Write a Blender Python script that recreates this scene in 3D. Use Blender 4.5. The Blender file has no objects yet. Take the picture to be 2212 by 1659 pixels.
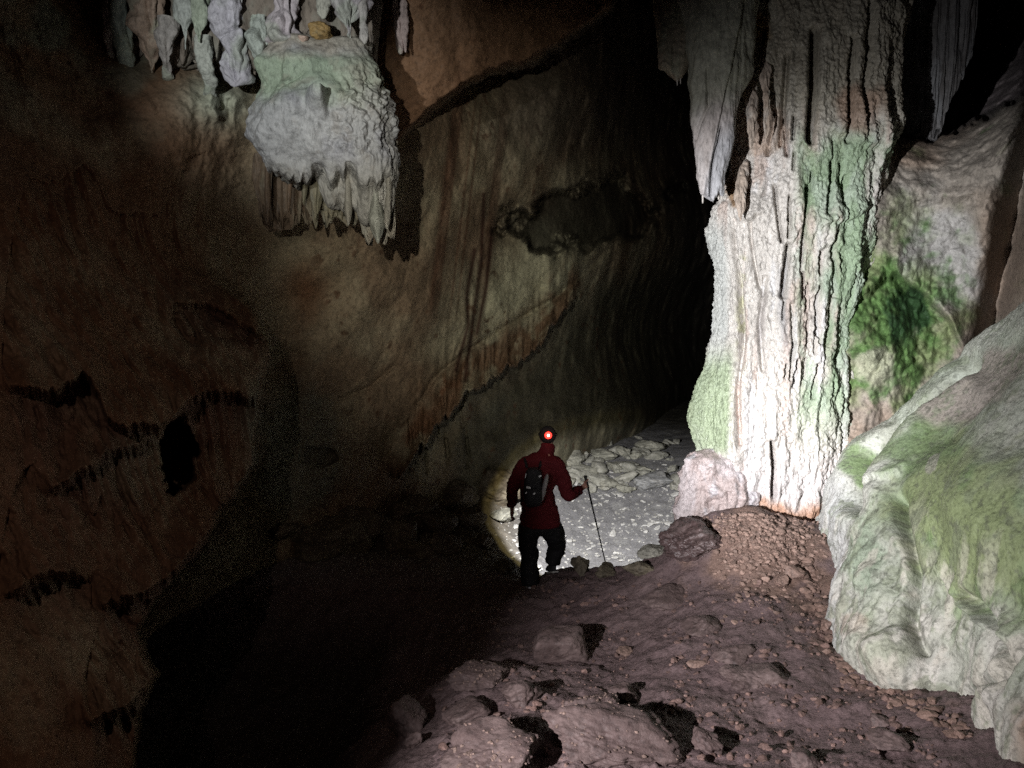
import bpy, bmesh, math, random
import numpy as np
from mathutils import Vector, Matrix
random.seed(5)
R = math.radians
D = bpy.data
scene = bpy.context.scene
COL = scene.collection

# ------------------------------------------------------------------ camera geometry
F, CX, CY = 1659.0, 1106.0, 829.5
P = R(6.0); SP, CP = math.sin(P), math.cos(P)
EYE = 1.6

def ray(px, py):
    a = (px - CX) / F; b = (CY - py) / F
    yd = b * SP + CP
    return a / yd, (b * CP - SP) / yd

def at(px, py, Y):
    x, z = ray(px, py)
    return np.array([x * Y, Y, EYE + z * Y])

def atv(px, py, Y):
    x, z = ray(px, py)
    return np.stack([x * Y, Y + 0 * x, EYE + z * Y], -1)

def proj(V):
    X, Y, Z = V[..., 0], V[..., 1], V[..., 2] - EYE
    d = Y * CP - Z * SP
    return CX + F * X / d, CY - F * (Y * SP + Z * CP) / d

# ------------------------------------------------------------------ noise
_rs = np.random.RandomState(11)
PERM = np.tile(_rs.permutation(256), 3).astype(np.int32)
_g = _rs.normal(size=(256, 3)); GR = (_g / np.linalg.norm(_g, axis=1, keepdims=True)).astype(np.float32)

def perlin(p):
    sh = p.shape[:-1]
    p = np.ascontiguousarray(p.reshape(-1, 3), dtype=np.float32)
    i = np.floor(p).astype(np.int32); f = p - i; i &= 255
    u = f * f * f * (f * (f * 6 - 15) + 10)
    out = np.zeros(len(p), np.float32)
    for dx in (0, 1):
        wx = u[:, 0] if dx else 1 - u[:, 0]
        ax = PERM[i[:, 0] + dx]
        for dy in (0, 1):
            wy = wx * (u[:, 1] if dy else 1 - u[:, 1])
            ay = PERM[ax + i[:, 1] + dy]
            for dz in (0, 1):
                w = wy * (u[:, 2] if dz else 1 - u[:, 2])
                g = GR[PERM[ay + i[:, 2] + dz]]
                out += w * (g[:, 0] * (f[:, 0] - dx) + g[:, 1] * (f[:, 1] - dy) + g[:, 2] * (f[:, 2] - dz))
    return (out * 1.5).reshape(sh)

def fbm(p, s=1.0, o=4, g=0.5):
    s = np.asarray(s, np.float32)
    r = 0; a = 1.0; q = p * s
    for k in range(o):
        r = r + a * perlin(q + 17.3 * k); a *= g; q = q * 2.03
    return r

def ridged(p, s=1.0, o=3, g=0.5):
    s = np.asarray(s, np.float32)
    r = 0; a = 1.0; q = p * s; t = 0
    for k in range(o):
        r = r + a * (1 - 2.2 * np.sqrt(perlin(q + 9.7 * k) ** 2 + .007)); t += a; a *= g; q = q * 2.03
    return r / t

def billow(p, s=1.0, o=3, g=0.5): return -ridged(p, s, o, g)      # rounded ribs with sharp creases between

def n1(x, f, seed=0):
    x = np.asarray(x, np.float32)
    return perlin(np.stack([x * f, np.full_like(x, seed * 3.7 + .5), np.full_like(x, .3)], -1))

def sst(a, b, x):
    t = np.clip((x - a) / (b - a), 0, 1); return t * t * (3 - 2 * t)

def tps(pts, vals, lam=1e-3):
    pts = np.asarray(pts, float); vals = np.asarray(vals, float)
    c = pts.mean(0); s = pts.std(); q = (pts - c) / s
    def U(r2): return np.where(r2 > 1e-12, r2 * np.log(np.maximum(r2, 1e-12)), 0)
    n = len(q); K = U(((q[:, None] - q[None]) ** 2).sum(-1)) + lam * np.eye(n)
    A = np.zeros((n + 3, n + 3)); A[:n, :n] = K; A[:n, n] = 1; A[:n, n + 1:] = q; A[n:, :n] = A[:n, n:].T
    w = np.linalg.solve(A, np.concatenate([vals, np.zeros(3)]))
    def f(x, y):
        x = (np.asarray(x, float) - c[0]) / s; y = (np.asarray(y, float) - c[1]) / s
        r = w[n] + w[n + 1] * x + w[n + 2] * y
        for k in range(n):
            r = r + w[k] * U((x - q[k, 0]) ** 2 + (y - q[k, 1]) ** 2)
        return r
    return f

def interp(x, pts):
    pts = sorted(pts); return np.interp(x, [p[0] for p in pts], [p[1] for p in pts])

def smooth_interp(x, pts, w):
    return sum(interp(x + d * w, pts) for d in (-1, -.5, 0, .5, 1)) / 5

# ------------------------------------------------------------------ meshes and objects
def tag(o, label=None, cat=None, group=None, kind=None):
    if label: o['label'] = label
    if cat: o['category'] = cat
    if group: o['group'] = group
    if kind: o['kind'] = kind
    return o

def mesh_raw(name, V, quads=None, tris=None, col=None, smooth=True):
    me = D.meshes.new(name)
    V = np.asarray(V, np.float32).reshape(-1, 3)
    me.vertices.add(len(V)); me.vertices.foreach_set('co', V.ravel())
    idx = []; starts = []; n = 0
    if quads is not None and len(quads):
        q = np.asarray(quads, np.int32); idx.append(q.ravel()); starts.append(np.arange(len(q)) * 4); n += len(q) * 4
    if tris is not None and len(tris):
        t = np.asarray(tris, np.int32); idx.append(t.ravel()); starts.append(n + np.arange(len(t)) * 3)
    idx = np.concatenate(idx); starts = np.concatenate(starts).astype(np.int32)
    me.loops.add(len(idx)); me.loops.foreach_set('vertex_index', idx)
    me.polygons.add(len(starts)); me.polygons.foreach_set('loop_start', starts)
    me.polygons.foreach_set('use_smooth', np.full(len(starts), smooth))
    me.update(calc_edges=True); me.validate()
    if col is not None:
        at_ = me.attributes.new('Col', 'FLOAT_COLOR', 'POINT')
        c = np.ones((len(V), 4), np.float32); c[:, :3] = np.asarray(col, np.float32).reshape(-1, 3)
        at_.data.foreach_set('color', c.ravel())
    return me

def link(name, me, mat, parent=None, loc=None):
    o = D.objects.new(name, me); COL.objects.link(o)
    if mat: me.materials.clear(); me.materials.append(mat)
    if parent is not None: o.parent = parent
    if loc is not None: o.location = loc
    return o

def gquads(ny, nx, wrap=False):
    i = np.arange(ny * nx).reshape(ny, nx)
    if wrap:
        j = np.roll(i, -1, 1); return np.stack([i[:-1], j[:-1], j[1:], i[1:]], -1).reshape(-1, 4)
    return np.stack([i[:-1, :-1], i[:-1, 1:], i[1:, 1:], i[1:, :-1]], -1).reshape(-1, 4)

def gnormals(V, wrap=False):
    if wrap: du = np.roll(V, -1, 1) - np.roll(V, 1, 1)
    else: du = np.gradient(V, axis=1)
    dv = np.gradient(V, axis=0)
    n = np.cross(du, dv); return n / np.maximum(np.linalg.norm(n, axis=-1, keepdims=True), 1e-9)

def grid_obj(name, V, col, mat, wrap=False, flip=False, parent=None, origin=None):
    ny, nx = V.shape[:2]; q = gquads(ny, nx, wrap)
    if flip: q = q[:, ::-1]
    W = V.reshape(-1, 3)
    if origin is not None: W = W - np.asarray(origin)
    me = mesh_raw(name, W, q, None, col)
    return link(name, me, mat, parent, None if origin is None else tuple(origin))

def mixc(c, m, col):
    m = np.clip(m, 0, 1)[..., None]; return c * (1 - m) + np.asarray(col, np.float32) * m

def flat(V, col): return np.broadcast_to(np.asarray(col, np.float32), V.shape).copy()

def blob(V, c, r, k=.5, s=3.0, seed=0):
    c = np.asarray(c); r = np.asarray(r, float)
    d = np.linalg.norm((V - c) / r, axis=-1)
    return sst(0.0, .5, 1 - d + k * fbm(V + seed * 5.1, s, 3))

# ------------------------------------------------------------------ materials
def rock_mat(name, rough=(.45, .85), bump=.35, fine=60, coarse=9, var=.35, spec=.4, stretch=1.0, wet=0.0, pits=.6):
    m = D.materials.new(name); m.use_nodes = True; nt = m.node_tree; N = nt.nodes; L = nt.links
    b = N['Principled BSDF']
    tc = N.new('ShaderNodeTexCoord'); mp = N.new('ShaderNodeMapping'); mp.inputs['Scale'].default_value = (1, 1, stretch)
    L.new(tc.outputs['Object'], mp.inputs['Vector'])
    at_ = N.new('ShaderNodeAttribute'); at_.attribute_name = 'Col'
    def noise(sc, det=6, ro=.6):
        n = N.new('ShaderNodeTexNoise'); n.inputs['Scale'].default_value = sc; n.inputs['Detail'].default_value = det
        n.inputs['Roughness'].default_value = ro; L.new(mp.outputs['Vector'], n.inputs['Vector']); return n
    n1_ = noise(coarse); n2 = noise(fine, 5, .65); n3 = noise(coarse * 3.1, 4)
    mr = N.new('ShaderNodeMapRange'); mr.inputs['From Min'].default_value = .3; mr.inputs['From Max'].default_value = .7
    mr.inputs['To Min'].default_value = 1 - var; mr.inputs['To Max'].default_value = 1 + var * .7
    ad = N.new('ShaderNodeMath'); ad.operation = 'ADD'; L.new(n1_.outputs['Fac'], ad.inputs[0]); L.new(n2.outputs['Fac'], ad.inputs[1])
    hf = N.new('ShaderNodeMath'); hf.operation = 'MULTIPLY'; hf.inputs[1].default_value = .5; L.new(ad.outputs[0], hf.inputs[0])
    L.new(hf.outputs[0], mr.inputs['Value'])
    n4 = noise(fine * .45, 8, .72); ms = N.new('ShaderNodeMapRange'); ms.inputs['From Min'].default_value = .36; ms.inputs['From Max'].default_value = .50
    ms.inputs['To Min'].default_value = pits; ms.inputs['To Max'].default_value = 1.04; L.new(n4.outputs['Fac'], ms.inputs['Value'])
    mm = N.new('ShaderNodeMath'); mm.operation = 'MULTIPLY'; L.new(mr.outputs[0], mm.inputs[0]); L.new(ms.outputs[0], mm.inputs[1])
    mx = N.new('ShaderNodeVectorMath'); mx.operation = 'SCALE'
    L.new(at_.outputs['Color'], mx.inputs[0]); L.new(mm.outputs[0], mx.inputs['Scale'])
    L.new(mx.outputs['Vector'], b.inputs['Base Color'])
    rr = N.new('ShaderNodeMapRange'); rr.inputs['From Min'].default_value = .38; rr.inputs['From Max'].default_value = .62
    rr.inputs['To Min'].default_value = rough[0]; rr.inputs['To Max'].default_value = rough[1]
    L.new(n3.outputs['Fac'], rr.inputs['Value']); L.new(rr.outputs[0], b.inputs['Roughness'])
    b.inputs['Specular IOR Level'].default_value = spec
    if wet: b.inputs['Coat Weight'].default_value = wet; b.inputs['Coat Roughness'].default_value = .22
    hs = N.new('ShaderNodeMath'); hs.operation = 'MULTIPLY_ADD'; hs.inputs[1].default_value = .45
    h4 = N.new('ShaderNodeMath'); h4.operation = 'MULTIPLY_ADD'; h4.inputs[1].default_value = .9
    L.new(n4.outputs['Fac'], h4.inputs[0]); L.new(n3.outputs['Fac'], h4.inputs[2])
    L.new(n2.outputs['Fac'], hs.inputs[0]); L.new(h4.outputs[0], hs.inputs[2])
    bp = N.new('ShaderNodeBump'); bp.inputs['Strength'].default_value = bump; bp.inputs['Distance'].default_value = .02
    L.new(hs.outputs[0], bp.inputs['Height']); L.new(bp.outputs['Normal'], b.inputs['Normal'])
    return m

def plain_mat(name, col, rough=.7, bump=0, scale=80, metal=0, emit=None, es=0, spec=.4):
    m = D.materials.new(name); m.use_nodes = True; nt = m.node_tree; N = nt.nodes; L = nt.links
    b = N['Principled BSDF']; b.inputs['Roughness'].default_value = rough; b.inputs['Metallic'].default_value = metal
    b.inputs['Specular IOR Level'].default_value = spec
    n = N.new('ShaderNodeTexNoise'); n.inputs['Scale'].default_value = scale; n.inputs['Detail'].default_value = 4
    tc = N.new('ShaderNodeTexCoord'); L.new(tc.outputs['Object'], n.inputs['Vector'])
    mr = N.new('ShaderNodeMapRange'); mr.inputs['To Min'].default_value = .75; mr.inputs['To Max'].default_value = 1.25
    L.new(n.outputs['Fac'], mr.inputs['Value'])
    mx = N.new('ShaderNodeVectorMath'); mx.operation = 'SCALE'; mx.inputs[0].default_value = col
    L.new(mr.outputs[0], mx.inputs['Scale']); L.new(mx.outputs['Vector'], b.inputs['Base Color'])
    if bump:
        bp = N.new('ShaderNodeBump'); bp.inputs['Strength'].default_value = bump; bp.inputs['Distance'].default_value = .01
        L.new(n.outputs['Fac'], bp.inputs['Height']); L.new(bp.outputs['Normal'], b.inputs['Normal'])
    if emit:
        b.inputs['Emission Color'].default_value = (*emit, 1); b.inputs['Emission Strength'].default_value = es
    return m

M_WALL = rock_mat('cave wall limestone', (.6, .95), .5, 45, 6, .35, .25)
M_FLOW = rock_mat('wet pale flowstone', (.3, .7), .75, 70, 9, .25, .5, .5)
M_DRY = rock_mat('pale dripstone', (.5, .85), .5, 60, 8, .3, .35, .45)
M_MOUND = rock_mat('algae covered flowstone', (.35, .85), .5, 70, 7, .22, .45)
M_DIRT = rock_mat('trodden brown cave earth', (.5, .9), .6, 70, 9, .3, .35)
M_STONE = rock_mat('loose limestone', (.5, .9), .5, 40, 8, .3, .35)
M_MUD = rock_mat('wet muddy rock', (.22, .6), .5, 40, 9, .3, .5)

# ------------------------------------------------------------------ ground
def W(px, py, Y): p = at(px, py, Y); return (p[0], p[1], p[2])
GC = [W(*a) for a in [
    (1690, 1108, 7.3), (1600, 1095, 7.5), (1770, 1135, 7.3), (1785, 1270, 6.3), (1815, 1400, 5.4), (1900, 1485, 4.8),
    (2050, 1500, 4.5), (2130, 1600, 3.75), (2300, 1720, 3.1), (1505, 1120, 7.45), (1430, 1200, 7.3), (1550, 1250, 6.6),
    (1650, 1350, 5.7), (1400, 1300, 6.7), (1300, 1230, 8.0), (1385, 1218, 7.75), (1240, 1300, 7.2), (1212, 1232, 8.4), (1147, 1268, 8.3),
    (1100, 1300, 7.6), (1210, 1440, 5.7), (1000, 1450, 5.5), (1400, 1450, 5.4), (1600, 1500, 4.8), (1800, 1600, 4.2),
    (1300, 1560, 4.5), (1000, 1600, 4.2), (1300, 1659, 3.9), (920, 1659, 3.9), (1800, 1659, 3.8), (2200, 1750, 3.0),
    (700, 1200, 9.2), (880, 1110, 11.0), (1070, 1030, 13.0), (1000, 1210, 9.3), (1060, 1150, 11.0),
    (1200, 1150, 12.2), (1300, 1080, 13.5), (1400, 1000, 15.0), (1300, 962, 16.5), (1450, 955, 17.0)]]
GC += [(-1.5, 4, -1.7), (-2, 6, -2.4), (-1.2, 7.3, -2.2), (-3, 5, -2.2), (-2.5, 3, -1.3),
       (1.0, 11, -2.35), (2.2, 11, -2.35), (1.2, 9.9, -2.25), (2.5, 9.5, -2.2), (.3, 9.8, -2.0), (1.9, 8.5, -1.7), (2.7, 9.0, -1.9), (1.3, 9.1, -1.95), (.8, 9.3, -1.95),
       (3.5, 9, -1), (0, 0, 0), (0, 1.5, -.15), (2, 1.5, .1), (-1.5, 1.5, -.2), (0, -2, .2), (0, 20, -1.4), (3, 20, -1.5), (-6, 12, -1), (6, 15, -1),
       (6, 6, 0), (5, 3, .1), (-5, 7, -1.5)]
GC = np.array(GC)
_gt = tps(GC[:, :2], GC[:, 2], 2e-4)

def ground_z(x, y, detail=True):
    x = np.asarray(x, float); y = np.asarray(y, float)
    z = _gt(x, y)
    if detail:
        p = np.stack([x, y, 0 * x], -1).astype(np.float32)
        near = 1 - .5 * sst(9, 13, y)
        z = z + .05 * fbm(p, 1.7, 3) * near
        cl = fbm(p + 40, 4.5, 4, .55)
        z = z + .034 * np.maximum(cl, -.25) * near
        h = fbm(p + 9, .9, 2)
        crumbs = sst(-.35, .25, h)
        z = z + .016 * crumbs * np.abs(fbm(p + 3, 17, 3, .6)) + .006 * fbm(p + 5, 42, 2)
    return z

def ground_hit(px, py, y0=2.0, y1=20.0):
    Y = np.linspace(y0, y1, 1500); v = atv(np.full_like(Y, px), np.full_like(Y, py), Y)
    g = ground_z(v[:, 0], v[:, 1], True); k = np.argmax(v[:, 2] < g)
    return np.array([v[k, 0], v[k, 1], g[k]])

u = np.linspace(-1.0, 1.05, 950); yy = 1.2 * (28 / 1.2) ** np.linspace(0, 1, 900)
UU, YY = np.meshgrid(u, yy); gx = UU * YY
V = np.stack([gx, YY, ground_z(gx, YY)], -1)
c = flat(V, (.145, .102, .101))
p = V.astype(np.float32)
c = mixc(c, .5 * sst(-.2, .6, fbm(p, 1.3, 4)), (.175, .128, .122))
c = mixc(c, .8 * blob(V, at(1660, 1190, 6.9), (.9, .9, .6), .5, 4), (.20, .13, .10))     # orange earth under the column
c = mixc(c, .7 * blob(V, at(1840, 1330, 5.6), (.45, 1.3, .6), .6, 4), (.17, .11, .085))
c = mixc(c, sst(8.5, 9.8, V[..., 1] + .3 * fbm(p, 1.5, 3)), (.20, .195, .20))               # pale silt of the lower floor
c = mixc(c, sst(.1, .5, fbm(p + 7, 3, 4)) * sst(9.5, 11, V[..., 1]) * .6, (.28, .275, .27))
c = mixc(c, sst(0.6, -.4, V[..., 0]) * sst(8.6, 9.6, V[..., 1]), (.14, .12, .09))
c = mixc(c, sst(-.9, -1.5, V[..., 0] + .2 * fbm(p, 2, 2)) * sst(9, 7.5, V[..., 1]), (.03, .022, .02))   # shade of the hollow painted into the colour
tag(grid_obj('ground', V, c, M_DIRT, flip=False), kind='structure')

# ------------------------------------------------------------------ cave walls
def fringe(px, py, curve, amp, L, jag=18, w=5, seed=0, fade=40, fa=.05):
    xs = [q[0] for q in curve]; yc = smooth_interp(px, curve, 12)
    j = jag * (n1(px, .055, seed) + .7 * n1(px, .13, seed + 3) + .5 * np.abs(n1(px, .21, seed + 5)))
    d = yc + j - py
    env = sst(min(xs) - fade, min(xs) + fade, px) * sst(max(xs) + fade, max(xs) - fade, px)
    return amp * env * sst(-w, w, d) * np.exp(-np.maximum(d, 0) / L), env * sst(w, -w, d) * np.exp(-np.maximum(-d, 0) / (L * .8))

def groove(px, py, pts, wd, dep):
    best = np.full(px.shape, 1e9)
    for (x0, y0), (x1, y1) in zip(pts[:-1], pts[1:]):
        dx, dy = x1 - x0, y1 - y0; t = np.clip(((px - x0) * dx + (py - y0) * dy) / (dx * dx + dy * dy), 0, 1)
        best = np.minimum(best, np.hypot(px - x0 - t * dx, py - y0 - t * dy))
    return dep * np.exp(-(best / wd) ** 2)

near_pts = [(-700, -400, 4.0), (-700, 400, 3.6), (-700, 1100, 3.1), (-700, 1800, 2.5), (0, -400, 6.5), (0, 200, 6.1), (0, 700, 5.0), (0, 1100, 4.4), (0, 1400, 3.9),
            (0, 1800, 3.3), (300, -400, 7.4), (300, 60, 7.7), (300, 500, 6.9), (300, 900, 5.7), (300, 1200, 5.1), (300, 1500, 4.5), (280, 1800, 4.0),
            (500, -400, 7.7), (500, 60, 8.0), (500, 260, 7.3), (500, 500, 7.9), (520, 800, 6.9), (500, 1000, 6.6), (700, 100, 8.3), (700, 500, 8.2), (450, 1250, 5.6)]
far_pts = [(300, 100, 8.2), (400, 500, 8.0), (500, -400, 7.9), (500, 100, 8.1), (550, 500, 8.4), (500, 800, 8.6), (500, 1100, 8.6), (500, 1400, 8.6), (650, 700, 9.0), (650, 900, 9.2), (650, 1100, 9.2), (650, 1400, 9.2), (850, -400, 9.2), (850, 200, 9.0), (850, 600, 9.7),
           (850, 900, 10.4), (850, 1300, 10.7), (1100, -400, 11.5), (1080, 100, 11.8), (1100, 500, 12.2), (1100, 800, 12.7), (1100, 1200, 13.0),
           (1300, -400, 13), (1300, 200, 14), (1300, 600, 15), (1300, 900, 15.8), (1300, 1200, 16), (1390, 0, 16), (1390, 500, 17.5), (1390, 900, 18), (1450, -400, 19), (1450, 300, 22), (1450, 700, 23.5),
           (1450, 950, 23), (1450, 1200, 22), (1560, 0, 25), (1560, 700, 27), (1560, 1200, 26), (1760, 0, 26), (1760, 700, 27), (1760, 1200, 26)]
over_pts = [(500, -400, 7.6), (600, 100, 8.3), (850, -400, 7.9), (850, 100, 8.3), (900, 300, 8.9), (1000, 150, 8.8), (1200, -100, 9.5), (1100, -400, 9.0), (1500, -400, 11)]
def T(pts): a = np.array(pts, float); return tps(a[:, :2], a[:, 2], 1e-3)
tn, tf, to = T(near_pts), T(far_pts), T(over_pts)
nx, ny = 1000, 760
PX, PY = np.meshgrid(np.linspace(-650, 1720, nx), np.linspace(-320, 1720, ny))
q0 = np.stack([PX / 60, PY / 60, 0 * PX], -1).astype(np.float32)
xs = smooth_interp(PY, [(-400, 470), (300, 460), (480, 440), (590, 480), (680, 550), (760, 585), (860, 560), (1000, 548), (1080, 500), (1105, 472), (1180, 440), (1254, 375),
                        (1300, 330), (1370, 300), (1462, 338), (1563, 300), (1720, 290)], 10) + 10 * fbm(q0, 1.3, 4)
wn = 9 + 110 * sst(660, 560, PY); mN = sst(1, -1, (PX - xs) / wn)
line = (PX - 850) * .62 + (PY - 300) * 1.0      # diagonal edge of the overhang: above-left of it is the nearer roof
line = line - 14 * fbm(q0 + 30, 1.0, 4) + 20 * np.sin(PX / 70.)
mO = sst(12, -12, line) * sst(700, 860, PX)
Yn, Yf, Yo = tn(PX, PY), tf(PX, PY), to(PX, PY)
Y = Yf * (1 - mO) + np.minimum(Yo, Yf) * mO
Y = Y * (1 - mN) + Yn * mN
bump = np.zeros_like(Y)
rec = np.zeros_like(Y)
for args in [
    ([(30, 840), (120, 850), (190, 800), (240, 925), (350, 930), (420, 860), (480, 850), (560, 870)], .42, 150, 9, 14, 1),
    ([(380, 660), (450, 660), (520, 700), (575, 735)], .28, 90, 7, 12, 2),
    ([(225, 1312), (300, 1290), (360, 1258), (420, 1190), (475, 1120)], .42, 120, 8, 14, 3),
    ([(120, 1060), (240, 980), (330, 960)], .3, 80, 7, 14, 8),
    ([(20, 1290), (100, 1240), (180, 1250)], .35, 90, 7, 14, 9),
    ([(200, 1560), (260, 1540), (330, 1480)], .35, 80, 7, 12, 5)]:
    a, b_ = fringe(PX, PY, *args[:3], jag=args[3], w=args[4], seed=args[5])
    bump += a; rec += b_
# hanging brown strip on the big wall
a, b_ = fringe(PX, PY, [(870, 1020), (900, 970), (960, 905), (1000, 855), (1080, 805), (1140, 772), (1200, 690), (1250, 640)], .75, 55, jag=16, w=4, seed=6, fade=25)
bump += a; rec2 = b_
bump -= groove(PX, PY, [(905, 870), (940, 815), (1000, 765), (1100, 700), (1200, 645), (1290, 560), (1330, 520)], 7, .10)
bump -= groove(PX, PY, [(735, 862), (800, 835), (850, 790)], 5, .06)
bump -= groove(PX, PY, [(975, 840), (985, 760), (1010, 700), (1015, 640)], 4, .03)
bump -= groove(PX, PY, [(1000, 820), (1030, 700), (1045, 560)], 4, .03)
for i in range(12):
    x = random.uniform(880, 1010); y = random.uniform(860, 960)
    bump -= groove(PX, PY, [(x, y), (x + 6, y + random.uniform(30, 80))], 3, .10)
for (x, y, rx, ry, dp) in [(386, 985, 40, 78, 1.3), (690, 985, 42, 22, .10)]:
    dd = np.hypot((PX - x) / rx, (PY - y) / ry) + .35 * fbm(q0 + 60, 1.6, 3)
    bump -= dp * sst(1.05, .8, dd)
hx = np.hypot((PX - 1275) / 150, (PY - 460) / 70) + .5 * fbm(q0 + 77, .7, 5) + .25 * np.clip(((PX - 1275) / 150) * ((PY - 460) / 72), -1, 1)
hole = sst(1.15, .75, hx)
bump -= .8 * hole
V0 = atv(PX, PY, Y)
pw = V0.astype(np.float32)
fl_mask = np.clip(rec + .5 * (bump > .02), 0, 1) * mN + .15 * mN
rec_all = np.clip(rec + rec2, 0, 1)
flut = billow(pw, (5.5, 5.5, .55), 3)
bump += .19 * flut * np.clip(fl_mask, 0, 1)
bump += .09 * billow(pw + 5, (4, 4, .5), 3) * np.clip(.6 * rec2 + sst(.1, .4, a), 0, 1)
bump += .16 * fbm(pw, .9, 3) + .04 * fbm(pw + 8, (2.6, 2.6, 1.8), 3) + .012 * fbm(pw + 4, 14, 3)
bump += .025 * ridged(pw + 12, (1.3, 1.3, 1.0), 3)
# lumps below the stalactite row
lump = np.exp(-(((PX - 470) / 80) ** 2 + ((PY - 215) / 55) ** 2))
bump += .22 * lump * (.6 + ridged(pw, (3.5, 3.5, 2), 2))
V = atv(PX, PY, Y - bump * (.6 + .05 * Y))
c = flat(V, (.22, .155, .098))
c = mixc(c, sst(-.3, .5, fbm(pw, .5, 4)) * .8, (.28, .225, .145))
c = mixc(c, mN * .8, (.17, .085, .045))
c = mixc(c, mN * sst(0, .5, fbm(pw + 3, .7, 4)) * .6, (.20, .12, .075))
c = mixc(c, rec * .5, (.11, .075, .07))  # shade under the ledges painted into the colour
c = mixc(c, mO * .9, (.19, .10, .055))
pale = np.exp(-(((PX - 1150) / 170) ** 2 + ((PY - 600 - (1150 - PX) * .75) / 130) ** 2))
c = mixc(c, np.clip(pale * 1.2 + .4 * fbm(pw, 1.2, 4), 0, 1) * (1 - mO), (.50, .47, .32))
c = mixc(c, .8 * sst(.35, .8, np.exp(-(((PX - 640) / 130) ** 2 + ((PY - 980) / 190) ** 2)) + .3 * fbm(pw, 1.5, 3)), (.20, .20, .15))
strip = sst(0.02, .25, a) + .7 * np.exp(-(((PX - 900) / 120) ** 2 + ((PY - 860 - (900 - PX) * .2) / 90) ** 2)) * sst(-.2, .4, fbm(pw + 2, 1.5, 4))
c = mixc(c, strip * .8 * sst(-.5, .1, fbm(pw + 13, 2.2, 4)), (.165, .085, .045))
c = mixc(c, rec2 * .9, (.09, .09, .065))  # recess under the hanging strip painted dark, as shade
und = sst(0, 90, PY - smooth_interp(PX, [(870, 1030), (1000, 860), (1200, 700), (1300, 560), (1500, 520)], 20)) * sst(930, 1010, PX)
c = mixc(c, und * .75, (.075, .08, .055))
st = n1(PX + .12 * PY, .035, 31) + .6 * n1(PX + .12 * PY, .1, 33)
c = mixc(c, .8 * sst(.1, .6, st) * np.exp(-(((PX - 1010 + .12 * (PY - 400)) / 90) ** 2)) * sst(760, 600, PY) * sst(100, 300, PY), (.10, .035, .018))
for pts in ([(1045, 420), (1040, 560), (1022, 690), (1005, 820)], [(1025, 540), (1008, 640), (1012, 700), (985, 800)], [(1062, 500), (1050, 620), (1030, 720)]):
    c = mixc(c, groove(PX, PY, pts, 5, .9), (.05, .018, .012))
spk = sst(.35, .55, fbm(pw + 21, 7, 2)) * sst(0, .4, fbm(pw + 2, 1.1, 2))
c = mixc(c, spk * .7 * (1 - mN), (.09, .04, .02))
c = mixc(c, np.exp(-(((PX - 660) / 60) ** 2 + ((PY - 620) / 60) ** 2)) * .8, (.19, .08, .035))
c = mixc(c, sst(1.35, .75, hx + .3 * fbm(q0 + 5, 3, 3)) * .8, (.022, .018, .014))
c = mixc(c, sst(.45, .62, np.exp(-(((PX - 690) / 55) ** 2 + ((PY - 985) / 26) ** 2)) + .3 * fbm(pw, 2.5, 3)) * .45, (.06, .055, .045))
c = mixc(c, sst(.15, .5, fbm(pw + 11, 1.2, 3)) * sst(330, 80, PY) * mN * .7, (.24, .26, .2))
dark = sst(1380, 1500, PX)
c = mixc(c, dark * .85, (.05, .045, .04))  # unlit passage painted dark in the wall colour
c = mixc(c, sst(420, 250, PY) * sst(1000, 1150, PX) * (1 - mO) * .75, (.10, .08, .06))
c = mixc(c, lump * .9, (.36, .38, .30))
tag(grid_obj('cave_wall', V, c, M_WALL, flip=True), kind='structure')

# right hand wall behind the column
rp = [(1500, -400, 10), (1500, 500, 10), (1500, 1200, 9.5), (1700, 300, 8.5), (1850, 300, 8.2), (1850, 700, 7.8), (1850, 1000, 7.7), (1920, 700, 7.85), (1920, 1000, 7.8), (1950, 120, 11), (2050, 100, 11.5), (2050, -200, 11), (2000, 300, 8.6), (2000, 600, 8.2), (2000, 800, 8.0),
      (2100, 600, 7.9), (2212, 250, 7.6), (2212, 500, 7.2), (2212, 0, 10), (2400, 300, 6.3), (2400, 900, 5.8), (2800, 300, 5), (2800, 1000, 4.2), (2800, -300, 6), (2000, 1200, 8.3)]
tr = T(rp)
PX, PY = np.meshgrid(np.linspace(1610, 2900, 620), np.linspace(-320, 1250, 600))
q0 = np.stack([PX / 60, PY / 60, 0 * PX], -1).astype(np.float32)
Y = tr(PX, PY)
V0 = atv(PX, PY, Y); pw = V0.astype(np.float32)
b_ = .16 * fbm(pw, 1.1, 3) + .08 * fbm(pw + 2, 3.5, 4) + .015 * fbm(pw + 1, 15, 3)
cl = smooth_interp(PY, [(-300, 2260), (200, 2230), (360, 2190), (660, 2130), (800, 2110)], 20)
b_ -= 1.0 * np.exp(-((PX - cl - 25) / 34) ** 2)
rim = interp(PX, [(1480, 300), (1900, 300), (2020, 300), (2110, 262), (2190, 225), (2300, 150), (2900, 0)]) + 14 * fbm(q0, 1.2, 3)
up = sst(6, -14, PY - rim)
b_ -= 1.5 * up * sst(1900, 1960, PX)
a, r_ = fringe(PX, PY, [(1850, 640), (1930, 590), (2000, 640), (2060, 700), (2080, 760)], .35, 90, jag=6, w=16, seed=21)
b_ += a + .1 * ridged(pw, (5, 5, .8), 2) * r_
a2, r2_ = fringe(PX, PY, [(1850, 500), (1960, 440), (2060, 425), (2130, 420)], .14, 60, jag=5, w=14, seed=22)
b_ += a2
hl = np.hypot((PX - 1995) / 60, (PY - 480) / 40)
b_ += .09 * sst(.1, .5, np.exp(-(((PX - 1940) / 110) ** 2 + ((PY - 680) / 130) ** 2))) * (.4 + np.abs(fbm(pw + 3, 5, 3)))
V = atv(PX, PY, Y - b_)
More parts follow.
